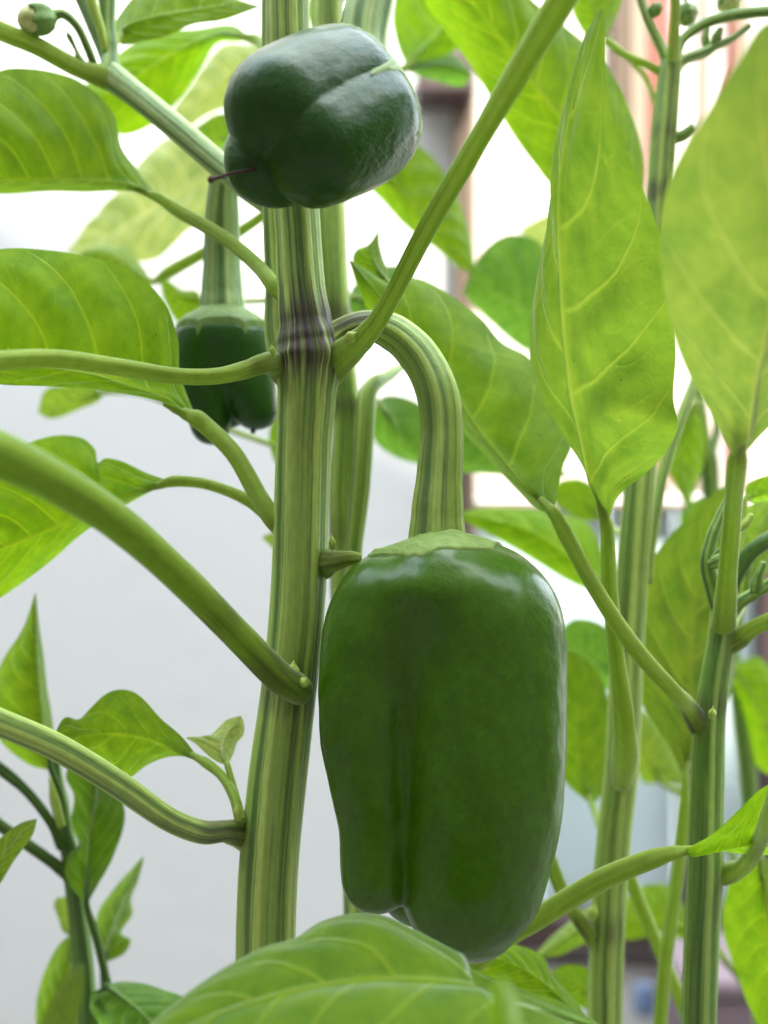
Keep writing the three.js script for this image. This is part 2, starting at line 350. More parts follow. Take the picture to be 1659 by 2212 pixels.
// calyx: a scalloped cap laid on the pod's top, with pointed teeth, rising into the stalk
function calyxGeometry(f, scale, { rim, neck, teeth, rise, top, thick = 5, phase = 0, cx = 0, cz = 0, tooth = 0.16, colors, sag = 1, flare = 0.16, edgeAt = 45 }) {
  const nr = 22, na = 120, pos = [], col = [], uv = [], idx = [];
  const height = (x, z) => { for (let y = top; y > -top * 3; y -= 1.5) if (f([x, y, z]) < 0) return y; return null; };
  for (let a = 0; a <= na; a++) {
    const th = (a / na) * Math.PI * 2, q = Math.abs(((th * teeth / (2 * Math.PI) + phase) % 1) - 0.5) * 2; // 1 at a tooth
    const R = rim * (1 + tooth * Math.pow(q, 3.5) - 0.05 * Math.sin(th * 3 + 1) + 0.03 * N.noise(Math.cos(th) * 4, Math.sin(th) * 4, 2));
    let rp = 20; while (rp < rim * 1.6 && f([cx + Math.cos(th) * rp, -edgeAt, cz + Math.sin(th) * rp]) < 0) rp += 2;
    const Rm = Math.min(R, rp * 0.985 * (1 + 0.8 * tooth * Math.pow(q, 3.5)));
    let last = 0;
    for (let i = 0; i <= nr + 2; i++) {
      const s = Math.min(1, i / nr), r = lerp(neck * 0.7, Rm, s), x = cx + Math.cos(th) * r, z = cz + Math.sin(th) * r;
      let y = height(x, z); if (y === null || y < last - 14 * sag) y = last - 7 * sag; if (i === 0) last = y; last = y;
      const lift = i > nr ? (nr - i) * thick * 0.8 : thick * (1 - 0.25 * s) + rise * Math.exp(-Math.max(0, r - neck * 0.8) / (rim * flare)) + 2.2 * N.noise(x * 0.09, z * 0.09, 5) + tooth * 14 * Math.pow(q, 5) * Math.pow(s, 6);
      pos.push(x * scale, (y + lift) * scale, z * scale); uv.push(x * scale * 40, z * scale * 40);
      const v = clamp(0.5 + 0.6 * N.noise(x * 0.05, z * 0.05, 1) + 0.3 * N.noise(x * 0.2, z * 0.2, 3), 0, 1);
      const c = [0, 1, 2].map((k) => lerp(colors[0][k], colors[1][k], v)); col.push(...c);
    }
  }
  const row = nr + 3;
  for (let a = 0; a < na; a++) for (let i = 0; i < row - 1; i++) { const q = a * row + i; idx.push(q, q + row, q + 1, q + 1, q + row, q + row + 1); }
  const g = new THREE.BufferGeometry();
  g.setAttribute('position', new THREE.Float32BufferAttribute(pos, 3)); g.setAttribute('uv', new THREE.Float32BufferAttribute(uv, 2));
  g.setAttribute('color', new THREE.Float32BufferAttribute(col, 3)); g.setIndex(idx); g.computeVertexNormals(); return g;
}
const podColor = (base, light) => (p) => { // blotches and fine pale dots of the skin, the same all round the pod
  const a = 0.42 + 0.22 * N.noise(p[0] * 0.03, p[1] * 0.022, p[2] * 0.03) + 0.2 * N.noise(p[0] * 0.08, p[1] * 0.05, p[2] * 0.08);
  const dot = smoothstep(N.noise(p[0] * 0.11, p[1] * 0.11, p[2] * 0.11 + 40), 0.52, 0.7) * 0.5, v = clamp(a + dot, 0, 1), s = 1 + 0.16 * N.noise(p[0] * 0.25, p[1] * 0.25, p[2] * 0.25);
  return [0, 1, 2].map((k) => Math.max(0.001, lerp(base[k], light[k], v) * s));
};

// ================================================================ the setting
structure('ground', (() => { const g = new THREE.PlaneGeometry(24, 24, 1, 1).rotateX(-Math.PI / 2); g.attributes.uv.array.forEach((v, i, a) => { a[i] = v * 60; }); return g; })(),
  new THREE.MeshStandardMaterial({ color: lin(0.20, 0.185, 0.165), roughness: 0.95, bumpMap: wallBump, bumpScale: 0.004 }));
const ZW = -1.25, at = (x, y, d = -ZW) => P(x, y, d);
const boxAt = (x0, x1, y0, y1, d, depth, r = 0.004) => { // a box whose front face lies at distance d, given by its picture edges there
  const a = at(x0, y1, d), b = at(x1, y0, d), g = new RoundedBoxGeometry(b.x - a.x, b.y - a.y, depth, 3, Math.min(r, depth / 3));
  g.translate((a.x + b.x) / 2, (a.y + b.y) / 2, -d - depth / 2); return g;
};
{ // the rendered wall behind the plants on the left
  const w = thing('house_wall', 'pale grey rendered wall behind the plants on the left, sunlit along its top', 'wall', V(-1.9, 0, ZW - 0.1));
  const x1 = at(985, 0).x, g = new THREE.BoxGeometry(x1 + 4, 3.4, 0.2); g.translate((x1 - 4) / 2, 1.7, ZW - 0.1);
  g.attributes.uv.array.forEach((v, i, a) => { a[i] = v * 14; });
  add('wall_face', g, new THREE.MeshStandardMaterial({ color: lin(0.79, 0.80, 0.785), roughness: 0.9, bumpMap: wallBump, bumpScale: 0.0015 }), w);
}
{ // house behind the photographer: its gable keeps the plants and the lower wall in shade
  const w = thing('neighbour_house', 'gabled house behind the photographer that shades the plants', 'house', V(0, 0, 0.9));
  const sh = new THREE.Shape();
  const y = (x) => CAMY + 2.80 - 0.588 * (x - 0.58);
  sh.moveTo(-6, 0); sh.lineTo(4.0, 0); sh.lineTo(4.0, y(4.0)); sh.lineTo(-1.4, y(-1.4)); sh.lineTo(-6, y(-1.4) - 1.0); sh.closePath();
  const g = new THREE.ExtrudeGeometry(sh, { depth: 0.3, bevelEnabled: false }); g.translate(0, 0, 0.7);
  add('gable_wall', g, new THREE.MeshStandardMaterial({ color: lin(0.13, 0.115, 0.10), roughness: 0.9, bumpMap: wallBump, bumpScale: 0.003 }), w);
}
{ // dark boarded fences on both sides, outside the picture
  const m = new THREE.MeshStandardMaterial({ color: lin(0.10, 0.085, 0.06), roughness: 0.8, bumpMap: wallBump, bumpScale: 0.002 });
  for (const [x, side] of [[1.7, 'right'], [-1.7, 'left']]) {
    const f = thing('side_fence', `dark boarded fence standing along the ${side} side, beyond the picture`, 'fence', V(x, 0, -0.3));
    for (let i = 0; i < 10; i++) { const g = new RoundedBoxGeometry(0.03, 2.3, 0.156, 2, 0.004); g.translate(x + (i % 2) * 0.004, 1.15, -1.12 + i * 0.16); add('board', g, m, f); }
  }
}
const woodTan = new THREE.MeshStandardMaterial({ color: lin(0.15, 0.105, 0.07), roughness: 0.7, bumpMap: wallBump, bumpScale: 0.001 });
const woodDark = new THREE.MeshStandardMaterial({ color: lin(0.075, 0.045, 0.045), roughness: 0.55 });
const paintWhite = new THREE.MeshStandardMaterial({ color: lin(0.78, 0.72, 0.66), roughness: 0.6 });
const paintCream = new THREE.MeshStandardMaterial({ color: lin(0.36, 0.285, 0.20), roughness: 0.6 });
const paintSalmon = new THREE.MeshStandardMaterial({ color: lin(0.29, 0.085, 0.055), roughness: 0.6 });
{
  const p = thing('corner_post', 'tan wooden post with dark top beam at the wall corner', 'post', V(at(1000, 0).x, 0, ZW + 0.02));
  const g = boxAt(984, 1018, -500, 3200, 1.22, 0.05); add('post', g, woodTan, p);
  const c = boxAt(1018, 1030, -500, 3200, 1.235, 0.04); add('edge_strip', c, paintCream, p);
  const b = boxAt(900, 1030, 118, 196, 1.19, 0.06);
  add('beam', b, woodDark, p);
}
{ // boarded screen on the right
  const s = thing('board_screen', 'sunlit screen of white, tan and salmon vertical boards at upper right', 'screen', V(at(1350, 0).x, 0, -1.35));
  const boards = [[1000, 1130, paintWhite, 0], [1132, 1255, paintWhite, 0.004], [1257, 1318, paintWhite, 0.002], [1322, 1362, woodTan, -0.015], [1362.5, 1398, paintCream, -0.01], [1399, 1446, paintSalmon, -0.006], [1448, 1512, paintWhite, 0], [1514, 1530, paintCream, -0.01],
    [1531, 1575, paintWhite, 0.003], [1576, 1592, paintSalmon, -0.008], [1593, 1618, paintCream, 0], [1619, 1690, paintWhite, 0.002], [1692, 1800, paintWhite, 0], [1802, 1920, paintWhite, 0.003], [1922, 2200, paintWhite, 0]];
  for (const [x0, x1, m, dz] of boards) add('board', boxAt(x0, x1, -1400, 1075, 1.33 + dz, 0.02), m, s);
}
{ // window below the screen
  const w = thing('window', 'brown framed window with pale blue blind at lower right', 'window', V(at(1350, 2000).x, at(0, 2000).y, -1.32));
  add('top_rail', boxAt(1030, 2300, 1078, 1096, 1.31, 0.05), paintCream, w);
  add('mullion', boxAt(1482, 1516, 1097, 1984, 1.31, 0.05), woodDark, w);
  add('bottom_rail', boxAt(1030, 2300, 1985, 2056, 1.30, 0.06), woodDark, w);
  add('drip_strip', boxAt(1030, 2300, 2064, 2084, 1.31, 0.05), woodDark, w);
  add('jamb', boxAt(1648, 1680, 1097, 1984, 1.31, 0.05), woodDark, w);
  const glass = new THREE.MeshPhysicalMaterial({ color: lin(0.9, 0.97, 0.98), roughness: 0.03, transmission: 1, thickness: 0 });
  for (const [a, b] of [[1030, 1481], [1517, 1647], [1681, 2300]]) add('pane', (() => { const p = at(a, 1984, 1.335), q = at(b, 1097, 1.335), g = new THREE.PlaneGeometry(q.x - p.x, q.y - p.y); g.translate((p.x + q.x) / 2, (p.y + q.y) / 2, -1.335); return g; })(), glass, w);
  const blind = new THREE.MeshStandardMaterial({ color: lin(0.80, 0.86, 0.86), roughness: 0.9 });
  for (let i = 0; i < 9; i++) add('blind_slat', boxAt(1024 + i * 145, 1024 + i * 145 + 142, 1090, 1990, 1.346 + (i % 2) * 0.004, 0.008), blind, w);
}
{
  const l = thing('window_ledge', 'white ledge under the brown window holding small blurred pots', 'ledge', V(at(1350, 2200).x, at(0, 2200).y, -1.30));
  add('ledge_top', boxAt(1030, 2300, 2086, 2420, 1.325, 0.07), new THREE.MeshStandardMaterial({ color: lin(0.84, 0.84, 0.84), roughness: 0.7 }), l);
  const t = thing('side_table', 'purple grey table top at the lower right corner behind stems', 'table', V(at(1600, 2200, 1.15).x, 0, -1.18));
  const tg = boxAt(1478, 2000, 2118, 2160, 1.13, 0.14, 0.006); add('table_top', tg, new THREE.MeshStandardMaterial({ color: lin(0.27, 0.2, 0.22), roughness: 0.6 }), t);
  add('table_apron', boxAt(1482, 1996, 2161, 2420, 1.135, 0.10), new THREE.MeshStandardMaterial({ color: lin(0.22, 0.16, 0.18), roughness: 0.7 }), t);
  const jar = (x, y, r, h, col, label) => { // small pots on the ledge, far out of focus
    const c = at(x, y, 1.27), k = K * 1.27, pts = [[0, 0], [r * 0.8, 0], [r, h * 0.2], [r, h * 0.75], [r * 0.7, h * 0.9], [r * 0.75, h], [0, h]].map(([a, b]) => new THREE.Vector2(a * k, b * k));
    const m = new THREE.Mesh(new THREE.LatheGeometry(pts, 20), new THREE.MeshStandardMaterial({ color: col, roughness: 0.5 }));
    m.name = numbered('paint_pot'); m.position.copy(c); m.userData = { label, category: 'pot', group: 'small pots on the window ledge' }; m.castShadow = m.receiveShadow = true; scene.add(m);
  };
  jar(1392, 2190, 24, 62, lin(0.20, 0.29, 0.48), 'blurred blue pot on the ledge below the window');
  jar(1448, 2192, 14, 34, lin(0.55, 0.10, 0.12), 'blurred red pot beside the blue pot on the ledge');
  jar(1462, 2150, 26, 50, lin(0.45, 0.2, 0.05), 'blurred orange pot on the ledge between two stems');
}

// ================================================================ plants
const foot = (x, d) => V(P(x, 2212, d).x, 0, -d);
const down = (x, d, hw) => [[x, CAMY / (K * d) + 1106, d, hw * 1.1], [x, 2900, d, hw * 1.03]];
const stem = (plant, pts, o) => add(o.name ?? 'stem', sweep(pts, { seg: 160, around: 72, ribs: 5, ridge: 0.06, kind: 'stem', ...o }), stemMat, plant, o.label);
const sprig = (plant, name, pts, o = {}) => add(name, sweep(pts, { seg: 50, around: 28, ribs: 4, ridge: 0.04, kind: 'stalk', ...o }), name === 'leaf_stalk' ? stalkMat : stemMat, plant, o.label);
function shoot(plant, list) { // tiny unopened leaves in an axil
  for (const [x, y, d, dx, dy, w] of list) sprig(plant, 'axil_shoot', [[x, y, d, w * 0.7], [x + dx * 0.4, y + dy * 0.4, d - 0.0015, w], [x + dx, y + dy, d - 0.002, w * 0.15]], { kind: 'stalk', seg: 14, around: 12 });
}
function flowerBud(plant, [x, y, d], dir, r, petals, label) { // calyx cup with teeth, round closed petals
  const k = K * d, pts = [], s = r * k;
  const q = new THREE.Quaternion().setFromUnitVectors(V(0, 1, 0), V(...dir).normalize()), c = P(x, y, d);
  const cup = new THREE.LatheGeometry([[0.18, -1.05], [0.3, -0.95], [0.62, -0.78], [0.86, -0.4], [0.92, 0.0], [0.9, 0.22], [0.8, 0.25]].map(([a, b]) => new THREE.Vector2(a * s, b * s)), 40, 0);
  const p = cup.attributes.position;
  for (let i = 0; i < p.count; i++) { const th = Math.atan2(p.getX(i), p.getZ(i)), f = 1 + 0.07 * Math.cos(th * 6), y0 = p.getY(i); p.setXYZ(i, p.getX(i) * f, y0 + (y0 > 0.1 * s ? 0.22 * s * Math.max(0, Math.cos(th * 6)) : 0), p.getZ(i) * f); }
  cup.computeVertexNormals(); cup.setAttribute('color', new THREE.Float32BufferAttribute(new Array(p.count).fill([0.14, 0.27, 0.045]).flat(), 3));
  cup.applyQuaternion(q); cup.translate(c.x, c.y, c.z);
  const m = add('flower_bud', cup, calyxMat, plant, label);
  const ball = new THREE.SphereGeometry(s * 0.82, 36, 24); const b = ball.attributes.position, cc = [];
  for (let i = 0; i < b.count; i++) { const th = Math.atan2(b.getX(i), b.getZ(i)), f = 1 - 0.05 * Math.abs(Math.cos(th * 3)) ** 6; b.setXYZ(i, b.getX(i) * f, b.getY(i) * 1.05 + s * 0.28, b.getZ(i) * f); const v = 1 + 0.2 * N.noise(th * 3, b.getY(i) / s * 2, 3); cc.push(petals[0] * v, petals[1] * v, petals[2] * v); }
  ball.computeVertexNormals(); ball.setAttribute('color', new THREE.Float32BufferAttribute(cc, 3)); ball.applyQuaternion(q); ball.translate(c.x, c.y, c.z);
  add('petals', ball, calyxMat, m);
}
const PETAL = [0.50, 0.52, 0.18], GREENPETAL = [0.20, 0.28, 0.07];

// ---------------------------------------------------------------- the main plant
{
  const D = 0.31, pl = thing('pepper_plant', 'main pepper plant with thick ribbed stem and purple node left of the big pepper', 'pepper plant', foot(574, D));
  stem(pl, [...down(574, D, 64), [574, 2300, D, 63], [577, 1950, D, 63], [598, 1700, D, 62], [625, 1480, D, 58], [643, 1300, D, 58], [651, 1100, D, 58], [656, 950, D, 58], [662, 860, D, 61], [665, 800, D, 67], [667, 768, D, 74], [664, 735, D, 66], [658, 690, D, 55], [650, 620, D, 50], [643, 500, D, 48], [630, 300, D, 47], [621, 90, D, 46], [620, -90, D, 45], [622, -300, D, 45]],
    { seg: 380, around: 128, ribs: 6, ridge: 0.055, nodes: [[668, 738, 105, 1], [690, 690, 80, 0.7], [640, 1490, 62, 0.55], [715, 1190, 55, 0.7], [520, 1790, 55, 0.6]] });
  stem(pl, [[640, 860, 0.322, 30], [604, 740, 0.325, 30], [595, 600, 0.326, 22], [588, 480, 0.326, 20], [585, 300, 0.326, 19], [583, 100, 0.326, 18], [584, -120, 0.326, 18]], { name: 'side_branch', seg: 70, around: 40, ribs: 4 });
  // petioles at the big node
  sprig(pl, 'leaf_stalk', [[660, 808, 0.314, 50], [622, 796, 0.311, 42], [590, 786, 0.306, 27], [566, 786, 0.299, 22], [535, 797, 0.297, 20], [470, 812, 0.291, 18], [390, 813, 0.286, 18], [250, 792, 0.275, 19], [120, 775, 0.264, 20], [0, 779, 0.255, 21], [-120, 795, 0.247, 22]], { seg: 90, around: 36, nodes: [[570, 780, 60, 0.45]] });
  sprig(pl, 'leaf_stalk', [[664, 825, 0.315, 50], [705, 800, 0.313, 44], [740, 770, 0.308, 36], [775, 740, 0.301, 29], [795, 720, 0.295, 25], [815, 695, 0.292, 22], [845, 645, 0.288, 20], [920, 500, 0.276, 22], [1030, 310, 0.262, 24], [1130, 140, 0.25, 29], [1215, 0, 0.24, 33], [1290, -130, 0.232, 35]], { seg: 90, around: 40, ridge: 0.035, flat: 0.1 });
  shoot(pl, [[748, 735, 0.296, 26, -18, 13], [590, 765, 0.299, -4, -22, 7], [718, 1185, 0.302, -2, -32, 8], [632, 1462, 0.296, 2, -34, 15], [655, 1478, 0.294, 8, -14, 12], [516, 1770, 0.303, -4, -42, 10]]);
  // thick petiole that comes towards the camera
  sprig(pl, 'leaf_stalk', [[650, 1500, 0.309, 24], [641, 1487, 0.299, 33], [603, 1462, 0.291, 34], [500, 1358, 0.276, 34], [380, 1238, 0.260, 36], [250, 1125, 0.245, 40], [120, 1042, 0.231, 44], [0, 982, 0.219, 50], [-140, 925, 0.208, 56]], { kind: 'fore', seg: 90, around: 40, ridge: 0.02, nodes: [[590, 1425, 70, 0.5], [480, 1310, 45, 0.4]] });
  sprig(pl, 'leaf_stalk', [[655, 1224, 0.313, 46], [692, 1218, 0.311, 36], [714, 1212, 0.306, 25], [733, 1210, 0.301, 20], [756, 1205, 0.299, 15], [778, 1206, 0.300, 11]], { seg: 24, nodes: [[735, 1205, 40, 0.6]] });
  // lower side branch to the left
  sprig(pl, 'side_branch', [[580, 1815, 0.315, 46], [540, 1806, 0.313, 37], [508, 1799, 0.308, 28], [482, 1795, 0.301, 23], [440, 1797, 0.298, 25], [370, 1772, 0.294, 25], [250, 1690, 0.286, 28], [120, 1612, 0.278, 29], [0, 1560, 0.27, 29], [-120, 1512, 0.262, 30]], { kind: 'stem', seg: 90, around: 48, ribs: 5, ridge: 0.05, nodes: [[480, 1790, 70, 0.75], [380, 1745, 46, 0.35]] });
  // upper left branch that forks to petiole, bud stalks and twigs
  sprig(pl, 'side_branch', [[640, 470, 0.325, 30], [560, 420, 0.332, 29], [480, 360, 0.338, 27], [380, 275, 0.343, 27], [300, 210, 0.348, 27], [232, 158, 0.352, 30]], { kind: 'cool', seg: 70, around: 44, ribs: 5, ridge: 0.05 });
  sprig(pl, 'leaf_stalk', [[240, 170, 0.351, 26], [170, 148, 0.346, 19], [80, 100, 0.340, 19], [0, 66, 0.334, 20], [-90, 20, 0.33, 20]], { kind: 'stalk' });
  sprig(pl, 'twig', [[236, 160, 0.351, 25], [240, 105, 0.352, 15], [237, 50, 0.353, 12], [240, -50, 0.354, 13]], { kind: 'dark' });
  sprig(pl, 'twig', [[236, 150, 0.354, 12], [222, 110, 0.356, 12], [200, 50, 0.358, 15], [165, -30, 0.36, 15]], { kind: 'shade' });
  sprig(pl, 'twig', [[228, 110, 0.3505, 8], [215, 55, 0.349, 10], [200, 10, 0.348, 12], [190, -50, 0.347, 12]]);
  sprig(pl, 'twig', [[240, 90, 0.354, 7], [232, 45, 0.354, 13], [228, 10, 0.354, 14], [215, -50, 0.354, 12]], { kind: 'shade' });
  sprig(pl, 'bud_stalk', [[206, 150, 0.349, 9], [190, 105, 0.346, 9], [165, 55, 0.343, 9], [135, 30, 0.341, 10], [108, 36, 0.34, 12]], { kind: 'dark' });
  flowerBud(pl, [82, 42, 0.338], [-0.9, -0.25, 0.35], 38, PETAL, 'round flower bud with cream petals at the top left');
  sprig(pl, 'bud_stalk', [[190, 148, 0.346, 7], [172, 128, 0.345, 8], [164, 108, 0.345, 4], [150, 80, 0.344, 6], [143, 66, 0.344, 1]], { kind: 'dark', seg: 24, around: 14 });
  // leaves of the main plant
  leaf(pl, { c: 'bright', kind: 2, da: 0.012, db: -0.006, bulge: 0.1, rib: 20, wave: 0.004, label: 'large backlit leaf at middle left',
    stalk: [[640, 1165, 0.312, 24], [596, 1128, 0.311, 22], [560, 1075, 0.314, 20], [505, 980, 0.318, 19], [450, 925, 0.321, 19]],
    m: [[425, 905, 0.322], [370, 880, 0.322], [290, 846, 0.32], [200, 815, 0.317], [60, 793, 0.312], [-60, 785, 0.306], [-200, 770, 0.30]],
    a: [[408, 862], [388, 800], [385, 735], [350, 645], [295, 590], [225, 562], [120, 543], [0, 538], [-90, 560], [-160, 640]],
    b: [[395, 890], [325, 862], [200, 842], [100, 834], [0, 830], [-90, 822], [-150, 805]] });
  leaf(pl, { c: 'bright', kind: 1, da: 0.01, db: 0.012, bulge: 0.08, rib: 13, label: 'backlit notched leaf at left behind the thick stalk',
    stalk: [[640, 1145, 0.316, 18], [590, 1118, 0.318, 17], [535, 1080, 0.322, 13], [480, 1056, 0.327, 12], [430, 1043, 0.331, 12]],
    m: [[372, 1040, 0.334], [300, 1062, 0.336], [200, 1105, 0.338], [100, 1148, 0.338], [0, 1185, 0.336], [-120, 1225, 0.332]],
    a: [[318, 1022], [262, 995], [228, 990], [212, 1000], [206, 972], [180, 948], [130, 940], [80, 950], [30, 975], [-30, 1000], [-80, 1090]],
    b: [[300, 1075], [240, 1110], [170, 1160], [100, 1220], [40, 1265], [-20, 1300], [-80, 1300]] });
  leaf(pl, { c: 'mid', kind: 1, da: 0.012, db: 0.008, bulge: 0.1, rib: 12, quilt: 0.6, label: 'lit leaf with folded lower edge at upper left',
    stalk: [[630, 650, 0.318, 20], [596, 622, 0.319, 18], [560, 578, 0.326, 16], [500, 525, 0.336, 15], [440, 487, 0.345, 15], [385, 455, 0.352, 15]],
    m: [[345, 428, 0.356], [290, 408, 0.358], [220, 398, 0.36], [120, 394, 0.358], [0, 392, 0.355], [-110, 388, 0.35]],
    a: [[318, 395], [290, 358], [262, 318], [245, 245], [210, 205], [150, 165], [60, 146], [0, 150], [-60, 190], [-95, 290]],
    b: [[310, 418], [240, 412], [170, 414], [90, 416], [0, 418], [-60, 410]] });
  leaf(pl, { c: 'mid', kind: 2, da: 0.004, db: 0.012, rib: 11, bulge: 0.12, wave: 0.02, label: 'small curled leaf above the lower left branch',
    stalk: [[520, 1775, 0.305, 12], [505, 1720, 0.31, 11], [478, 1675, 0.316, 10]],
    m: [[445, 1648, 0.32], [390, 1616, 0.323], [320, 1592, 0.327], [240, 1582, 0.33], [170, 1590, 0.328], [112, 1600, 0.322]],
    a: [[405, 1608], [360, 1560], [318, 1515], [278, 1494], [235, 1496], [195, 1528], [170, 1552], [140, 1550]],
    b: [[410, 1634], [370, 1636], [320, 1652], [280, 1680], [255, 1690], [225, 1660], [180, 1640], [130, 1630]] });
  leaf(pl, { c: 'pale', kind: 2, da: 0.004, db: 0.004, rib: 7, label: 'small pale leaf beside the thick stem at lower left',
    stalk: [[520, 1755, 0.309, 8], [505, 1700, 0.313, 7]],
    m: [[492, 1655, 0.316], [480, 1620, 0.319], [488, 1590, 0.322], [512, 1560, 0.325], [520, 1546, 0.326]],
    a: [[460, 1640], [420, 1605], [402, 1592], [450, 1590], [490, 1555]], b: [[505, 1625], [512, 1605], [526, 1585], [527, 1562]] });
  leaf(pl, { c: 'mid', kind: 0, da: 0.01, db: 0.0, rib: 10, label: 'slender leaf reaching right to the stem at the top left',
    stalk: [[244, 120, 0.352, 7], [246, 100, 0.354, 8]],
    m: [[252, 84, 0.358], [270, 66, 0.36], [330, 45, 0.366], [400, 30, 0.372], [480, 16, 0.376], [566, 14, 0.38]],
    a: [[244, 60], [262, 25], [300, -10], [370, -40], [450, -25], [520, 0]], b: [[262, 96], [320, 86], [400, 62], [470, 44], [530, 28]] });
  leaf(pl, { c: 'bright', kind: 1, da: 0.01, db: 0.012, rib: 12, bulge: 0.1, label: 'broad arched leaf behind the flower bud branch',
    stalk: [[600, 190, 0.35, 9], [580, 120, 0.38, 10]],
    m: [[556, 86, 0.40], [488, 70, 0.41], [430, 88, 0.415], [376, 118, 0.418], [278, 178, 0.42], [215, 215, 0.42], [172, 240, 0.42]],
    a: [[500, 55], [430, 62], [350, 70], [290, 90], [240, 130], [190, 180], [165, 205]], b: [[520, 88], [468, 96], [430, 150], [395, 205], [340, 262], [262, 290], [215, 265]] });
  // the foreground leaf along the bottom edge
  leaf(pl, { c: 'front', sk: 'leafy', kind: 0, da: 0.03, db: -0.03, bulge: 0.13, rib: 9, wave: 0.006, quilt: 0.6, label: 'large blurred leaf in front along the bottom edge',
    stalk: [[600, 2700, 0.31, 26], [1100, 2420, 0.27, 22], [1420, 2290, 0.25, 20]],
    m: [[1330, 2240, 0.245], [1200, 2185, 0.242], [1050, 2140, 0.24], [850, 2120, 0.237], [650, 2140, 0.232], [450, 2200, 0.225], [250, 2300, 0.218]],
    a: [[1230, 2170], [1120, 2130], [1020, 2092], [940, 2052], [885, 2012], [830, 1984], [760, 1980], [690, 2000], [640, 2028], [560, 2046], [440, 2118], [330, 2210]],
    b: [[1250, 2260], [1050, 2320], [850, 2360], [650, 2390], [450, 2380]] });
  leaf(pl, { c: 'bright', kind: 1, da: 0.0, db: 0.01, rib: 8, wave: 0.0, quilt: 0.3, label: 'blurred yellow green leaf tip at the bottom right of centre',
    stalk: [[600, 2720, 0.31, 16], [900, 2500, 0.22, 14], [1050, 2380, 0.19, 12]],
    m: [[1090, 2330, 0.178], [1092, 2250, 0.172], [1088, 2180, 0.168], [1080, 2108, 0.165]],
    a: [[1050, 2280], [1056, 2200], [1062, 2140]], b: [[1130, 2280], [1124, 2200], [1108, 2140]] });
}
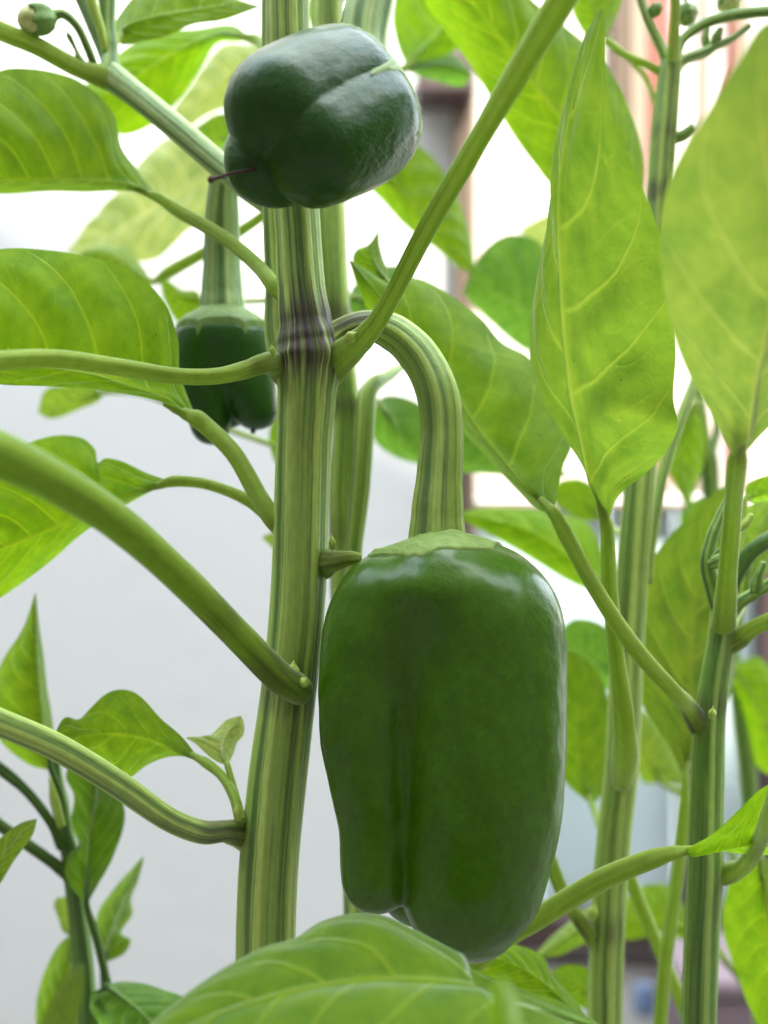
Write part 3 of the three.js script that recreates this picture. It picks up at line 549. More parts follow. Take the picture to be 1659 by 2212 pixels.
// ---------------------------------------------------------------- the plant right behind it
{
  const D = 0.37, pl = thing('pepper_plant', 'slim pepper plant with striped double stem directly behind the thick stem', 'pepper plant', foot(784, D));
  stem(pl, [...down(784, D, 38), [784, 2300, D, 38], [780, 1980, D, 37], [765, 1600, D, 36], [748, 1300, D, 34], [742, 1080, D, 32], [748, 900, D, 30], [735, 770, D, 31], [722, 620, D, 32], [714, 460, D, 33], [712, 250, D, 30], [712, -80, D, 30]], { kind: 'stem', nodes: [[728, 690, 45, 0.8], [738, 1150, 40, 0.4], [760, 880, 30, 0.7]], ribs: 4 });
  sprig(pl, 'side_branch', [[752, 1330, 0.365, 20], [764, 1190, 0.358, 18], [780, 1040, 0.354, 21], [789, 900, 0.352, 21], [792, 855, 0.353, 20], [806, 832, 0.356, 17], [835, 815, 0.365, 12], [870, 790, 0.38, 8]], { kind: 'stem', ribs: 3, seg: 60, nodes: [[795, 1060, 60, 0.2]] });
  const L = (o) => leaf(pl, { rib: 7, ...o });
  L({ c: 'cool', kind: 0, da: 0.01, db: 0.012, label: 'cool green leaf behind the arching pepper stalk', stalk: [[790, 850, 0.39, 7]],
    m: [[815, 868, 0.42], [840, 900, 0.43], [870, 950, 0.44], [930, 985, 0.45], [1080, 1010, 0.46], [1225, 1030, 0.46]],
    a: [[835, 855], [880, 862], [940, 890], [1020, 920], [1120, 950], [1200, 990]], b: [[806, 900], [808, 950], [860, 990], [950, 1012], [1080, 1026], [1170, 1036]] });
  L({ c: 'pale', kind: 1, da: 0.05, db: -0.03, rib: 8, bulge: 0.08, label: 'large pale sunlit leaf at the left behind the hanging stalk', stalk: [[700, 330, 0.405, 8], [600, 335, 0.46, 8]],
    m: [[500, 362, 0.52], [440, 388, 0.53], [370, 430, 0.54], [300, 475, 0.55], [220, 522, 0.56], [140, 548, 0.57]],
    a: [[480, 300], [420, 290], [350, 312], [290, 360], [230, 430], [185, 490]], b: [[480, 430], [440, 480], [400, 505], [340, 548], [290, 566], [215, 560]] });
  L({ c: 'pale', kind: 2, da: 0.03, db: 0.0, rib: 7, label: 'pale sunlit leaf left of the small upper pepper', stalk: [[708, 60, 0.405, 7], [650, 80, 0.45, 7]],
    m: [[585, 110, 0.50], [520, 150, 0.51], [460, 195, 0.52], [410, 235, 0.53], [360, 275, 0.54]], a: [[540, 92], [480, 100], [430, 150], [395, 205], [372, 240]], b: [[580, 160], [520, 215], [470, 240], [420, 270], [385, 285]] });
  L({ c: 'mid', kind: 0, da: 0.0, db: 0.01, rib: 6, label: 'small green leaf left of the upper pepper', stalk: [[700, 400, 0.405, 6], [600, 350, 0.44, 6]],
    m: [[520, 305, 0.47], [480, 300, 0.475], [440, 300, 0.48], [398, 292, 0.485]], a: [[505, 250], [470, 245], [435, 265]], b: [[510, 325], [470, 325], [430, 318]] });
  L({ c: 'young', kind: 1, da: 0.01, db: 0.01, rib: 7, label: 'pale leaf behind the hanging small pepper stalk', stalk: [[715, 420, 0.405, 9], [600, 440, 0.41, 10], [560, 472, 0.415, 11], [500, 512, 0.42, 12], [430, 552, 0.425, 13], [370, 585, 0.43, 14]],
    m: [[332, 608, 0.435], [300, 590, 0.44], [270, 565, 0.445], [220, 545, 0.45], [170, 548, 0.455]], a: [[305, 575], [275, 540], [235, 530], [195, 535]], b: [[320, 625], [290, 640], [240, 620], [195, 585]] });
  L({ c: 'mid', kind: 2, rib: 6, label: 'green leaf behind the left hanging pepper cap', stalk: [[715, 640, 0.405, 6], [560, 650, 0.43, 6]],
    m: [[440, 650, 0.46], [400, 640, 0.462], [365, 622, 0.465], [345, 610, 0.466]], a: [[425, 628], [395, 626], [360, 605]], b: [[430, 700], [390, 700], [355, 650]] });
  L({ c: 'young', kind: 2, rib: 6, label: 'small leaf peeping out under the large left leaf', stalk: [[740, 1010, 0.405, 6], [500, 930, 0.44, 6], [300, 850, 0.45, 6]],
    m: [[225, 848, 0.45], [180, 862, 0.452], [130, 875, 0.455], [82, 892, 0.458]], a: [[190, 830], [140, 832], [95, 845]], b: [[215, 865], [170, 885], [110, 905]] });
  L({ c: 'mid', kind: 0, rib: 6, label: 'leaf edge showing between the thick stem and left pepper', stalk: [[740, 1000, 0.405, 6]],
    m: [[690, 1010, 0.42], [650, 980, 0.425], [615, 930, 0.43], [600, 880, 0.43]], a: [[640, 1030], [595, 1000], [582, 935]], b: [[690, 980], [660, 930], [620, 880]] });
  L({ c: 'young', kind: 1, rib: 5, label: 'small leaf tip left of the thick stem', stalk: [[740, 1180, 0.405, 5]],
    m: [[690, 1185, 0.41], [640, 1175, 0.415], [600, 1168, 0.416], [564, 1160, 0.418]], a: [[650, 1160], [600, 1148]], b: [[650, 1200], [600, 1190]] });
  L({ c: 'mid', kind: 1, da: 0.01, db: 0.01, rib: 7, label: 'leaf right of the thick stem at the top edge', stalk: [[714, 100, 0.405, 7]],
    m: [[690, 90, 0.42], [700, 40, 0.43], [720, -10, 0.44], [760, -90, 0.45]], a: [[672, 60], [664, 10], [690, -50]], b: [[712, 50], [745, 5], [780, -50]] });
  L({ c: 'mid', kind: 0, da: 0.015, db: 0.01, rib: 8, label: 'half lit leaf between the upper pepper and the slanting stalk', stalk: [[716, 480, 0.405, 7], [760, 400, 0.44, 7]],
    m: [[800, 340, 0.47], [850, 400, 0.475], [910, 470, 0.48], [970, 540, 0.485], [1025, 596, 0.49]], a: [[880, 305], [930, 335], [975, 400], [1005, 470], [1022, 545]], b: [[790, 390], [830, 440], [890, 500], [950, 545], [995, 580]] });
  L({ c: 'bright', kind: 2, da: 0.01, db: 0.01, rib: 7, label: 'leaf with strong veins right of the upper pepper', stalk: [[716, 250, 0.405, 8], [790, 190, 0.43, 10]],
    m: [[878, 142, 0.45], [910, 110, 0.452], [950, 70, 0.455], [1000, 10, 0.46], [1050, -60, 0.465]], a: [[860, 100], [848, 30], [870, -40], [960, -90]], b: [[920, 130], [980, 110], [1030, 60], [1060, 0]] });
  L({ c: 'cool', kind: 1, da: 0.008, db: 0.012, rib: 9, label: 'narrow leaf pointing right behind the upper pepper', stalk: [[716, 255, 0.405, 8], [800, 180, 0.43, 9]],
    m: [[870, 150, 0.46], [920, 140, 0.462], [970, 138, 0.465], [1020, 160, 0.47]], a: [[905, 105], [950, 102], [990, 125]], b: [[900, 162], [960, 180], [1000, 186]] });
  L({ c: 'cool', kind: 0, da: 0.01, db: 0.015, rib: 7, label: 'cool green leaf behind the curled leaf tip at the centre', stalk: [[735, 660, 0.405, 6]],
    m: [[752, 640, 0.43], [800, 650, 0.435], [850, 630, 0.44], [900, 610, 0.445]], a: [[770, 610], [830, 575], [880, 580]], b: [[760, 680], [800, 705], [860, 690]] });
}
// ---------------------------------------------------------------- right hand plant, left stem
let plantA;
{
  const D = 0.37, pl = plantA = thing('pepper_plant', 'tall pepper plant with pale striped stem right of the big pepper, buds on top', 'pepper plant', foot(1304, D));
  stem(pl, [...down(1302, D, 37), [1304, 2300, D, 37], [1312, 2000, D, 37], [1326, 1800, D, 36], [1342, 1650, D, 36], [1354, 1400, D, 35], [1368, 1200, D, 33], [1386, 1000, D, 31], [1404, 700, D, 29], [1422, 480, D, 28], [1434, 300, D, 27], [1448, 150, D, 24], [1453, 110, D, 20]], { kind: 'stem', seg: 240, ribs: 5, nodes: [[1278, 2000, 45, 0.75], [1390, 1230, 22, 0.5], [1420, 420, 26, 0.7], [1452, 290, 22, 0.6]] });
  sprig(pl, 'side_branch', [[1400, 1260, 0.375, 8], [1412, 1120, 0.378, 14], [1440, 990, 0.382, 13], [1475, 890, 0.386, 11], [1500, 820, 0.39, 9]], { kind: 'stem', ribs: 3 });
  sprig(pl, 'leaf_stalk', [[1310, 2070, 0.374, 28], [1288, 2034, 0.372, 22], [1265, 2005, 0.366, 17], [1240, 1972, 0.364, 14], [1210, 1915, 0.362, 15], [1185, 1850, 0.36, 15]], { nodes: [[1255, 1995, 32, 0.6]] });
  shoot(pl, [[1278, 1985, 0.362, 8, -36, 11], [1362, 440, 0.36, 18, -20, 8]]);
  // crown of twigs and buds at the top
  sprig(pl, 'twig', [[1445, 140, 0.37, 14], [1425, 95, 0.369, 11], [1402, 48, 0.367, 10], [1385, 0, 0.366, 9], [1375, -60, 0.365, 8]], { kind: 'cool' });
  sprig(pl, 'twig', [[1453, 128, 0.365, 13], [1456, 80, 0.360, 11], [1459, 20, 0.355, 10], [1460, -60, 0.35, 10]]);
  sprig(pl, 'twig', [[1458, 125, 0.371, 13], [1475, 85, 0.371, 10], [1515, 55, 0.37, 11], [1560, 38, 0.368, 12], [1618, 28, 0.366, 12], [1700, 22, 0.362, 12]], { kind: 'dark' });
  sprig(pl, 'twig', [[1455, 150, 0.37, 15], [1480, 128, 0.37, 12], [1525, 112, 0.369, 12], [1545, 100, 0.368, 10], [1580, 84, 0.367, 8], [1620, 55, 0.366, 7]], { kind: 'cool' });
  sprig(pl, 'leaf_stalk', [[1440, 165, 0.37, 9], [1405, 143, 0.372, 8], [1350, 118, 0.376, 8], [1310, 88, 0.38, 8]], {});
  sprig(pl, 'twig', [[1450, 300, 0.37, 12], [1475, 293, 0.368, 12], [1500, 275, 0.366, 11]], { kind: 'dark' });
  flowerBud(pl, [1482, 30, 0.375], [0.2, -1, 0.1], 24, GREENPETAL, 'green flower bud hanging at the top right');
  flowerBud(pl, [1575, 2, 0.372], [0.1, -1, 0.2], 28, PETAL);
  flowerBud(pl, [1415, 22, 0.366], [0.5, 0.6, 0.3], 16, GREENPETAL);
  sprig(pl, 'bud_stalk', [[1540, 104, 0.368, 7], [1548, 80, 0.367, 10], [1556, 60, 0.366, 6]], { kind: 'dark', seg: 16 });
  sprig(pl, 'bud_stalk', [[1532, 106, 0.369, 7], [1524, 85, 0.369, 9], [1528, 62, 0.369, 6]], { kind: 'dark', seg: 16 });
  sprig(pl, 'bud_stalk', [[1480, 0, 0.372, 6], [1500, -60, 0.372, 6]], { kind: 'dark', seg: 10 });
  // the long leaf that stands upright in front
  leaf(pl, { c: 'olive', kind: 2, da: 0.02, db: -0.012, bulge: 0.1, rib: 15, wave: 0.004, nt: 90, ns: 18, quilt: 1.5, label: 'long upright leaf tapering to a point at the top, right of centre',
    stalk: [[1343, 1690, 0.366, 22], [1350, 1625, 0.345, 30], [1348, 1560, 0.332, 24], [1330, 1400, 0.328, 18], [1316, 1250, 0.324, 17]],
    m: [[1311, 1140, 0.322], [1284, 1030, 0.318], [1262, 930, 0.314], [1243, 840, 0.308], [1226, 700, 0.3], [1216, 550, 0.29], [1214, 400, 0.28], [1238, 240, 0.272], [1266, 110, 0.265], [1300, 15, 0.26]],
    a: [[1288, 1075], [1262, 1010], [1215, 940], [1172, 862], [1147, 770], [1146, 680], [1166, 560], [1196, 420], [1210, 300], [1240, 180], [1275, 70]],
    b: [[1326, 1090], [1345, 1062], [1395, 1022], [1436, 978, -0.014], [1466, 915, -0.022], [1455, 860, -0.016], [1462, 770], [1455, 690], [1432, 545], [1392, 425], [1345, 310], [1312, 180], [1308, 70]] });
  leaf(pl, { c: 'mid', kind: 1, da: 0.012, db: 0.014, bulge: 0.1, rib: 9, label: 'large leaf at the top right of centre crossed by the slanting stalk',
    stalk: [[1422, 440, 0.372, 10], [1405, 445, 0.376, 10]],
    m: [[1385, 440, 0.38], [1330, 395, 0.384], [1260, 320, 0.388], [1180, 220, 0.39], [1100, 110, 0.39], [1020, 0, 0.388], [960, -90, 0.385]],
    a: [[1390, 360], [1378, 285], [1340, 195], [1290, 120], [1230, 62], [1150, 0], [1080, -70]], b: [[1330, 460], [1260, 440], [1195, 402], [1150, 345], [1105, 285], [1058, 210], [1005, 125], [955, 55], [915, -10]] });
  const L = (o) => leaf(pl, { rib: 7, ...o });
  L({ c: 'cool', kind: 1, da: 0.01, db: 0.012, label: 'cool green leaf behind the long upright leaf at the centre', stalk: [[1392, 900, 0.375, 7], [1300, 800, 0.42, 7]],
    m: [[1215, 745, 0.47], [1160, 690, 0.475], [1100, 650, 0.48], [1050, 630, 0.485], [1000, 632, 0.49]], a: [[1195, 600], [1160, 520], [1100, 508], [1050, 535], [1018, 585]], b: [[1180, 770], [1120, 745], [1060, 695], [1020, 655]] });
  L({ c: 'pale', kind: 0, label: 'pale leaf corner behind the long upright leaf', stalk: [[1410, 650, 0.375, 6]],
    m: [[1260, 560, 0.52], [1220, 520, 0.522], [1180, 495, 0.525], [1120, 500, 0.53]], a: [[1240, 500], [1200, 462], [1150, 480]], b: [[1230, 560], [1180, 540]] });
  L({ c: 'bright', kind: 2, da: 0.012, db: 0.01, label: 'broad backlit leaf right of the big pepper shoulder', stalk: [[1362, 1330, 0.375, 7]],
    m: [[1310, 1262, 0.42], [1240, 1210, 0.425], [1150, 1150, 0.43], [1070, 1125, 0.435], [980, 1112, 0.44]], a: [[1300, 1190], [1268, 1130], [1200, 1108], [1100, 1096], [1030, 1098]], b: [[1280, 1275], [1220, 1250], [1130, 1195], [1050, 1150]] });
  L({ c: 'mid', kind: 1, label: 'small leaf above the broad backlit leaf beside the upright leaf', stalk: [[1375, 1180, 0.375, 6]],
    m: [[1300, 1120, 0.45], [1270, 1090, 0.455], [1230, 1065, 0.46], [1190, 1060, 0.465]], a: [[1290, 1060], [1250, 1035], [1210, 1040]], b: [[1270, 1125], [1230, 1110], [1200, 1085]] });
  L({ c: 'mid', kind: 2, da: 0.008, db: 0.01, label: 'leaf just right of the middle of the big pepper', stalk: [[1318, 1880, 0.375, 8], [1300, 1800, 0.40, 9]],
    m: [[1280, 1740, 0.42], [1262, 1700, 0.425], [1250, 1620, 0.43], [1245, 1520, 0.435], [1235, 1400, 0.44]], a: [[1310, 1700], [1322, 1610], [1312, 1500], [1282, 1440]], b: [[1230, 1700], [1190, 1640], [1180, 1540], [1195, 1430]] });
  L({ c: 'cool', kind: 0, da: 0.0, db: 0.01, label: 'lighter leaf right of the big pepper, above the middle one', stalk: [[1350, 1440, 0.375, 6]],
    m: [[1335, 1470, 0.45], [1300, 1440, 0.455], [1250, 1400, 0.46], [1200, 1375, 0.465]], a: [[1340, 1400], [1300, 1350], [1240, 1338]], b: [[1310, 1490], [1260, 1470], [1210, 1430]] });
  L({ c: 'bright', kind: 1, da: 0.01, db: 0.0, label: 'wavy leaf at the bottom right of the big pepper', stalk: [[1300, 2330, 0.375, 8], [1290, 2270, 0.37, 9]],
    m: [[1262, 2220, 0.35], [1200, 2150, 0.348], [1130, 2095, 0.346], [1060, 2070, 0.345], [1000, 2090, 0.344]], a: [[1255, 2180], [1225, 2140], [1195, 2105], [1175, 2070], [1130, 2045], [1080, 2040]], b: [[1220, 2200], [1150, 2160], [1080, 2130], [1030, 2110]] });
  L({ c: 'young', kind: 0, da: 0.01, db: 0.0, label: 'pale leaf below the slanting stalk right of the pepper tip', stalk: [[1300, 1985, 0.372, 7]],
    m: [[1290, 1990, 0.42], [1260, 2005, 0.425], [1220, 2030, 0.43], [1175, 2060, 0.435], [1150, 2068, 0.437]], a: [[1275, 1960], [1235, 1985], [1190, 2025]], b: [[1285, 2020], [1250, 2045], [1200, 2065]] });
  L({ c: 'mid', kind: 1, label: 'leaf at the bottom edge left of the pale striped stem', stalk: [[1300, 2190, 0.375, 6]],
    m: [[1290, 2170, 0.39], [1260, 2130, 0.395], [1230, 2110, 0.4], [1190, 2100, 0.405]], a: [[1290, 2110], [1250, 2085], [1215, 2086]], b: [[1270, 2180], [1235, 2160], [1200, 2125]] });
}
// ---------------------------------------------------------------- right hand plant, right stem
{
  const D = 0.335, pl = thing('pepper_plant', 'pepper plant with dark green stem and forked bud stalks near the right edge', 'pepper plant', foot(1506, D));
  stem(pl, [...down(1506, D, 38), [1507, 2300, D, 37], [1514, 2050, D, 37], [1522, 1880, D, 38], [1527, 1700, D, 35], [1534, 1540, D, 32], [1546, 1450, D, 30], [1557, 1380, D, 28], [1563, 1320, D, 27]], { kind: 'dark', seg: 200, ribs: 5, nodes: [[1500, 1520, 45, 0.9], [1580, 1870, 38, 0.8], [1585, 1390, 30, 0.6]] });
  // great blurred leaf in front
  leaf(pl, { c: 'haze', kind: 2, da: 0.004, db: 0.03, bulge: 0.14, rib: 20, wave: 0.003, nt: 90, ns: 18, label: 'large blurred leaf in front at the right edge', sk: 'stalk',
    stalk: [[1563, 1350, 0.333, 26], [1566, 1310, 0.326, 24], [1573, 1220, 0.312, 20], [1582, 1110, 0.296, 19]],
    m: [[1592, 1000, 0.27], [1604, 900, 0.254], [1622, 800, 0.238], [1648, 690, 0.224], [1678, 540, 0.21], [1705, 380, 0.2], [1720, 200, 0.192], [1722, 40, 0.186]],
    a: [[1578, 975], [1540, 900], [1498, 825], [1462, 745], [1437, 655], [1426, 530], [1438, 425], [1474, 330], [1530, 235], [1590, 135], [1650, 50]],
    b: [[1620, 960], [1680, 900], [1760, 800], [1830, 680], [1860, 520], [1850, 360], [1810, 200], [1770, 100]] });
  // bud stalks
  sprig(pl, 'bud_stalk', [[1556, 1330, 0.335, 16], [1540, 1270, 0.333, 18], [1528, 1215, 0.331, 17], [1538, 1160, 0.33, 13], [1556, 1115, 0.33, 11], [1575, 1075, 0.33, 9]], { kind: 'dark' });
  sprig(pl, 'bud_stalk', [[1535, 1220, 0.328, 11], [1552, 1212, 0.326, 15], [1568, 1200, 0.325, 12]], { kind: 'dark', seg: 16 });
  sprig(pl, 'bud_stalk', [[1537, 1208, 0.327, 5], [1552, 1190, 0.326, 5], [1566, 1178, 0.325, 3]], { kind: 'dark', seg: 16 });
  sprig(pl, 'bud_stalk', [[1572, 1320, 0.333, 10], [1587, 1255, 0.331, 15], [1612, 1205, 0.328, 17], [1640, 1178, 0.325, 17], [1690, 1150, 0.322, 17]], { kind: 'shade' });
  sprig(pl, 'bud_stalk', [[1572, 1330, 0.336, 18], [1600, 1300, 0.335, 14], [1630, 1282, 0.334, 13], [1690, 1245, 0.332, 13]], { kind: 'dark' });
  sprig(pl, 'bud_stalk', [[1632, 1280, 0.333, 12], [1636, 1262, 0.333, 15], [1640, 1240, 0.332, 9], [1650, 1215, 0.332, 8]], { kind: 'dark', seg: 20 });
  sprig(pl, 'bud_stalk', [[1590, 1150, 0.331, 6], [1612, 1130, 0.331, 9], [1624, 1112, 0.331, 7]], { seg: 14 });
  sprig(pl, 'leaf_stalk', [[1560, 1400, 0.335, 22], [1592, 1385, 0.334, 20], [1625, 1358, 0.332, 17], [1700, 1325, 0.328, 17]], { nodes: [[1592, 1388, 26, 0.5]] });
  sprig(pl, 'leaf_stalk', [[1530, 1894, 0.339, 26], [1568, 1887, 0.335, 24], [1604, 1872, 0.326, 18], [1636, 1826, 0.308, 17], [1665, 1750, 0.276, 18], [1700, 1640, 0.262, 20]], { ridge: 0.02, nodes: [[1560, 1872, 32, 0.5]] });
  shoot(pl, [[1538, 1550, 0.302, 2, -24, 9]]);
  // the leaf at the centre whose stalk runs down to this stem
  leaf(pl, { c: 'mid', kind: 2, da: 0.02, db: 0.02, bulge: 0.12, rib: 14, wave: 0.006, nt: 90, ns: 18, nodes: [[1505, 1550, 34, 0.8]], label: 'large leaf at the centre behind the arching pepper stalk',
    stalk: [[1533, 1605, 0.339, 28], [1514, 1570, 0.336, 25], [1484, 1524, 0.326, 19], [1452, 1490, 0.315, 17], [1370, 1398, 0.316, 18], [1285, 1270, 0.318, 17], [1225, 1160, 0.322, 17]],
    m: [[1196, 1108, 0.324], [1150, 1062, 0.328], [1100, 1010, 0.332], [1040, 940, 0.336], [980, 850, 0.34], [915, 760, 0.344], [850, 680, 0.346], [795, 610, 0.347], [752, 558, 0.348]],
    a: [[1205, 1060], [1218, 1005], [1233, 965], [1224, 915], [1190, 832], [1140, 772], [1082, 740], [1040, 690], [965, 632], [905, 602], [850, 604], [795, 585]],
    b: [[1170, 1105], [1130, 1072], [1065, 1003], [1002, 930], [950, 850], [890, 770], [830, 715], [785, 650]] });
  leaf(pl, { c: 'mid', kind: 1, da: 0.004, db: 0.004, rib: 5, label: 'curled pointed tip of the large central leaf',
    stalk: [[860, 640, 0.349, 4]], m: [[840, 610, 0.352], [815, 580, 0.353], [805, 545, 0.354], [818, 498, 0.354]], a: [[800, 600], [762, 562], [770, 540], [795, 528]], b: [[838, 590], [828, 560], [820, 530]] });
  leaf(pl, { c: 'olive', kind: 0, da: 0.0, db: 0.02, bulge: 0.1, rib: 10, label: 'upright leaf behind the dark stem on the right, on a long thin stalk',
    stalk: [[1418, 2500, 0.385, 15], [1424, 2260, 0.385, 15], [1440, 2060, 0.385, 15], [1462, 1900, 0.385, 14], [1476, 1780, 0.385, 14]],
    m: [[1480, 1690, 0.385], [1486, 1600, 0.387], [1488, 1480, 0.39], [1496, 1340, 0.392], [1520, 1200, 0.392], [1550, 1100, 0.39], [1580, 1040, 0.388]],
    a: [[1462, 1650], [1430, 1590], [1395, 1530], [1362, 1460], [1354, 1390], [1362, 1315], [1392, 1245], [1440, 1168], [1500, 1098], [1545, 1062]],
    b: [[1502, 1640], [1540, 1580], [1580, 1500], [1600, 1400], [1605, 1280], [1600, 1180], [1595, 1100]] });
  leaf(pl, { c: 'bright', kind: 1, da: -0.004, db: 0.012, rib: 15, bulge: 0.06, label: 'leaf at the right edge on a long stalk slanting down to the pepper tip',
    stalk: [[900, 2190, 0.35, 18], [1010, 2096, 0.342, 20], [1085, 2030, 0.336, 22], [1160, 1985, 0.33, 23], [1300, 1900, 0.318, 23], [1400, 1858, 0.312, 21]],
    m: [[1455, 1842, 0.309], [1520, 1830, 0.306], [1560, 1824, 0.305], [1620, 1816, 0.304], [1700, 1806, 0.302], [1800, 1790, 0.30]], a: [[1500, 1822], [1530, 1806], [1562, 1782], [1605, 1748], [1660, 1695], [1740, 1680]], b: [[1560, 1838], [1620, 1846], [1700, 1850], [1760, 1830]] });
  const L = (o) => leaf(pl, { rib: 7, ...o });
  L({ c: 'mid', kind: 1, da: 0.01, db: 0.012, label: 'light green leaf at the lower right corner', stalk: [[1540, 1900, 0.338, 7], [1600, 1870, 0.36, 8]],
    m: [[1640, 1850, 0.38], [1650, 1930, 0.382], [1660, 2040, 0.385], [1680, 2160, 0.39], [1700, 2300, 0.395]], a: [[1590, 1860], [1568, 1930], [1564, 2010], [1590, 2100], [1625, 2190]], b: [[1700, 1880], [1760, 2000], [1760, 2150]] });
  L({ c: 'bright', kind: 0, da: 0.0, db: 0.01, label: 'dark green leaf band at the right edge above the fork', stalk: [[1570, 1320, 0.34, 5], [1605, 1150, 0.35, 6]],
    m: [[1610, 1078, 0.355], [1640, 1066, 0.356], [1690, 1060, 0.357], [1760, 1050, 0.36]], a: [[1612, 1050], [1650, 1030], [1710, 1020]], b: [[1630, 1085], [1680, 1084], [1730, 1080]] });
  L({ c: 'young', kind: 2, da: 0.01, db: 0.01, label: 'pale leaf behind the fork at the right edge', stalk: [[1562, 1420, 0.34, 5], [1590, 1340, 0.37, 6]],
    m: [[1610, 1300, 0.39], [1620, 1220, 0.39], [1640, 1150, 0.392], [1670, 1080, 0.395]], a: [[1585, 1240], [1580, 1160], [1620, 1090]], b: [[1650, 1250], [1680, 1190], [1690, 1130]] });
}
// ---------------------------------------------------------------- plant far right, out of focus
{
  const D = 0.5, pl = thing('pepper_plant', 'blurred pepper plant behind the dark stem at the right edge', 'pepper plant', foot(1640, D));
  stem(pl, [...down(1650, D, 20), [1648, 2300, D, 20], [1636, 1900, D, 19], [1622, 1740, D, 19], [1608, 1600, D, 19], [1592, 1480, D, 16], [1560, 1250, D, 15], [1538, 1080, D, 18], [1532, 1000, D, 20], [1530, 950, D, 14]], { kind: 'dark', seg: 120, around: 40, ribs: 4 });
  sprig(pl, 'twig', [[1532, 1000, 0.5, 12], [1512, 960, 0.5, 9], [1500, 900, 0.5, 8], [1505, 840, 0.5, 8]], { kind: 'cool' });
  sprig(pl, 'twig', [[1532, 1000, 0.5, 12], [1545, 950, 0.5, 8], [1552, 890, 0.5, 8]], { kind: 'dark' });
  sprig(pl, 'twig', [[1532, 1000, 0.498, 12], [1520, 930, 0.495, 7], [1515, 870, 0.49, 6]], { kind: 'dark' });
  const L = (o) => leaf(pl, { rib: 6, ...o });
  L({ c: 'bright', kind: 1, da: 0.01, db: 0.01, label: 'blurred leaf at the right edge below the fork', stalk: [[1590, 1470, 0.5, 6]],
    m: [[1580, 1440, 0.49], [1620, 1500, 0.49], [1650, 1570, 0.49], [1680, 1680, 0.49]], a: [[1640, 1420], [1690, 1500], [1700, 1600]], b: [[1580, 1490], [1595, 1570], [1640, 1660]] });
  L({ c: 'bright', kind: 0, da: 0.01, db: 0.01, label: 'blurred leaf hanging between the two right stems', stalk: [[1545, 1100, 0.5, 6], [1515, 900, 0.49, 6]],
    m: [[1500, 870, 0.48], [1480, 930, 0.48], [1470, 990, 0.48], [1478, 1060, 0.48], [1492, 1110, 0.48]], a: [[1520, 920], [1525, 980], [1500, 1060]], b: [[1460, 900], [1440, 960], [1450, 1030]] });
  L({ c: 'cool', kind: 2, label: 'blurred cool green leaf above the upright leaf on the right', stalk: [[1548, 1150, 0.5, 6]],
    m: [[1550, 1120, 0.52], [1520, 1100, 0.52], [1490, 1120, 0.52], [1470, 1160, 0.52]], a: [[1540, 1080], [1500, 1080], [1470, 1110]], b: [[1540, 1150], [1510, 1160], [1485, 1170]] });
  L({ c: 'young', kind: 1, da: 0.01, label: 'blurred leaf low between the two right stems', stalk: [[1600, 1900, 0.5, 7], [1560, 1800, 0.5, 8], [1480, 1720, 0.5, 9]],
    m: [[1430, 1690, 0.5], [1410, 1650, 0.5], [1390, 1600, 0.5], [1380, 1530, 0.5]], a: [[1475, 1690], [1450, 1610], [1410, 1550]], b: [[1390, 1690], [1370, 1630], [1365, 1570]] });
  L({ c: 'mid', kind: 0, da: 0.01, db: 0.0, label: 'leaf at the bottom between the two right stems, in front of the window rail', stalk: [[1645, 2160, 0.5, 7], [1580, 2090, 0.5, 8], [1530, 2030, 0.5, 8]],
    m: [[1500, 2010, 0.5], [1460, 2000, 0.5], [1410, 1990, 0.5], [1350, 1985, 0.5], [1300, 2000, 0.5]], a: [[1480, 1960], [1452, 1918], [1400, 1910], [1340, 1950]], b: [[1480, 2030], [1430, 2015], [1360, 2030]] });
  sprig(pl, 'leaf_stalk', [[1500, 2240, 0.42, 14], [1470, 2160, 0.41, 14], [1420, 2040, 0.40, 14], [1370, 1920, 0.395, 14], [1352, 1870, 0.392, 13]], { kind: 'stalk', ribs: 3 });
  sprig(pl, 'leaf_stalk', [[1650, 2200, 0.5, 7], [1610, 2130, 0.5, 7], [1560, 2070, 0.5, 7]], {});
  L({ c: 'mid', kind: 2, da: 0.01, db: 0.01, label: 'blurred leaf hanging at the top behind the long upright leaf', stalk: [[1530, 950, 0.5, 6], [1460, 500, 0.46, 6], [1400, 180, 0.43, 6]],
    m: [[1310, 80, 0.42], [1290, 40, 0.42], [1270, 0, 0.42], [1250, -60, 0.42]], a: [[1330, 40], [1345, -20], [1320, -60]], b: [[1270, 80], [1235, 20], [1220, -40]] });
}
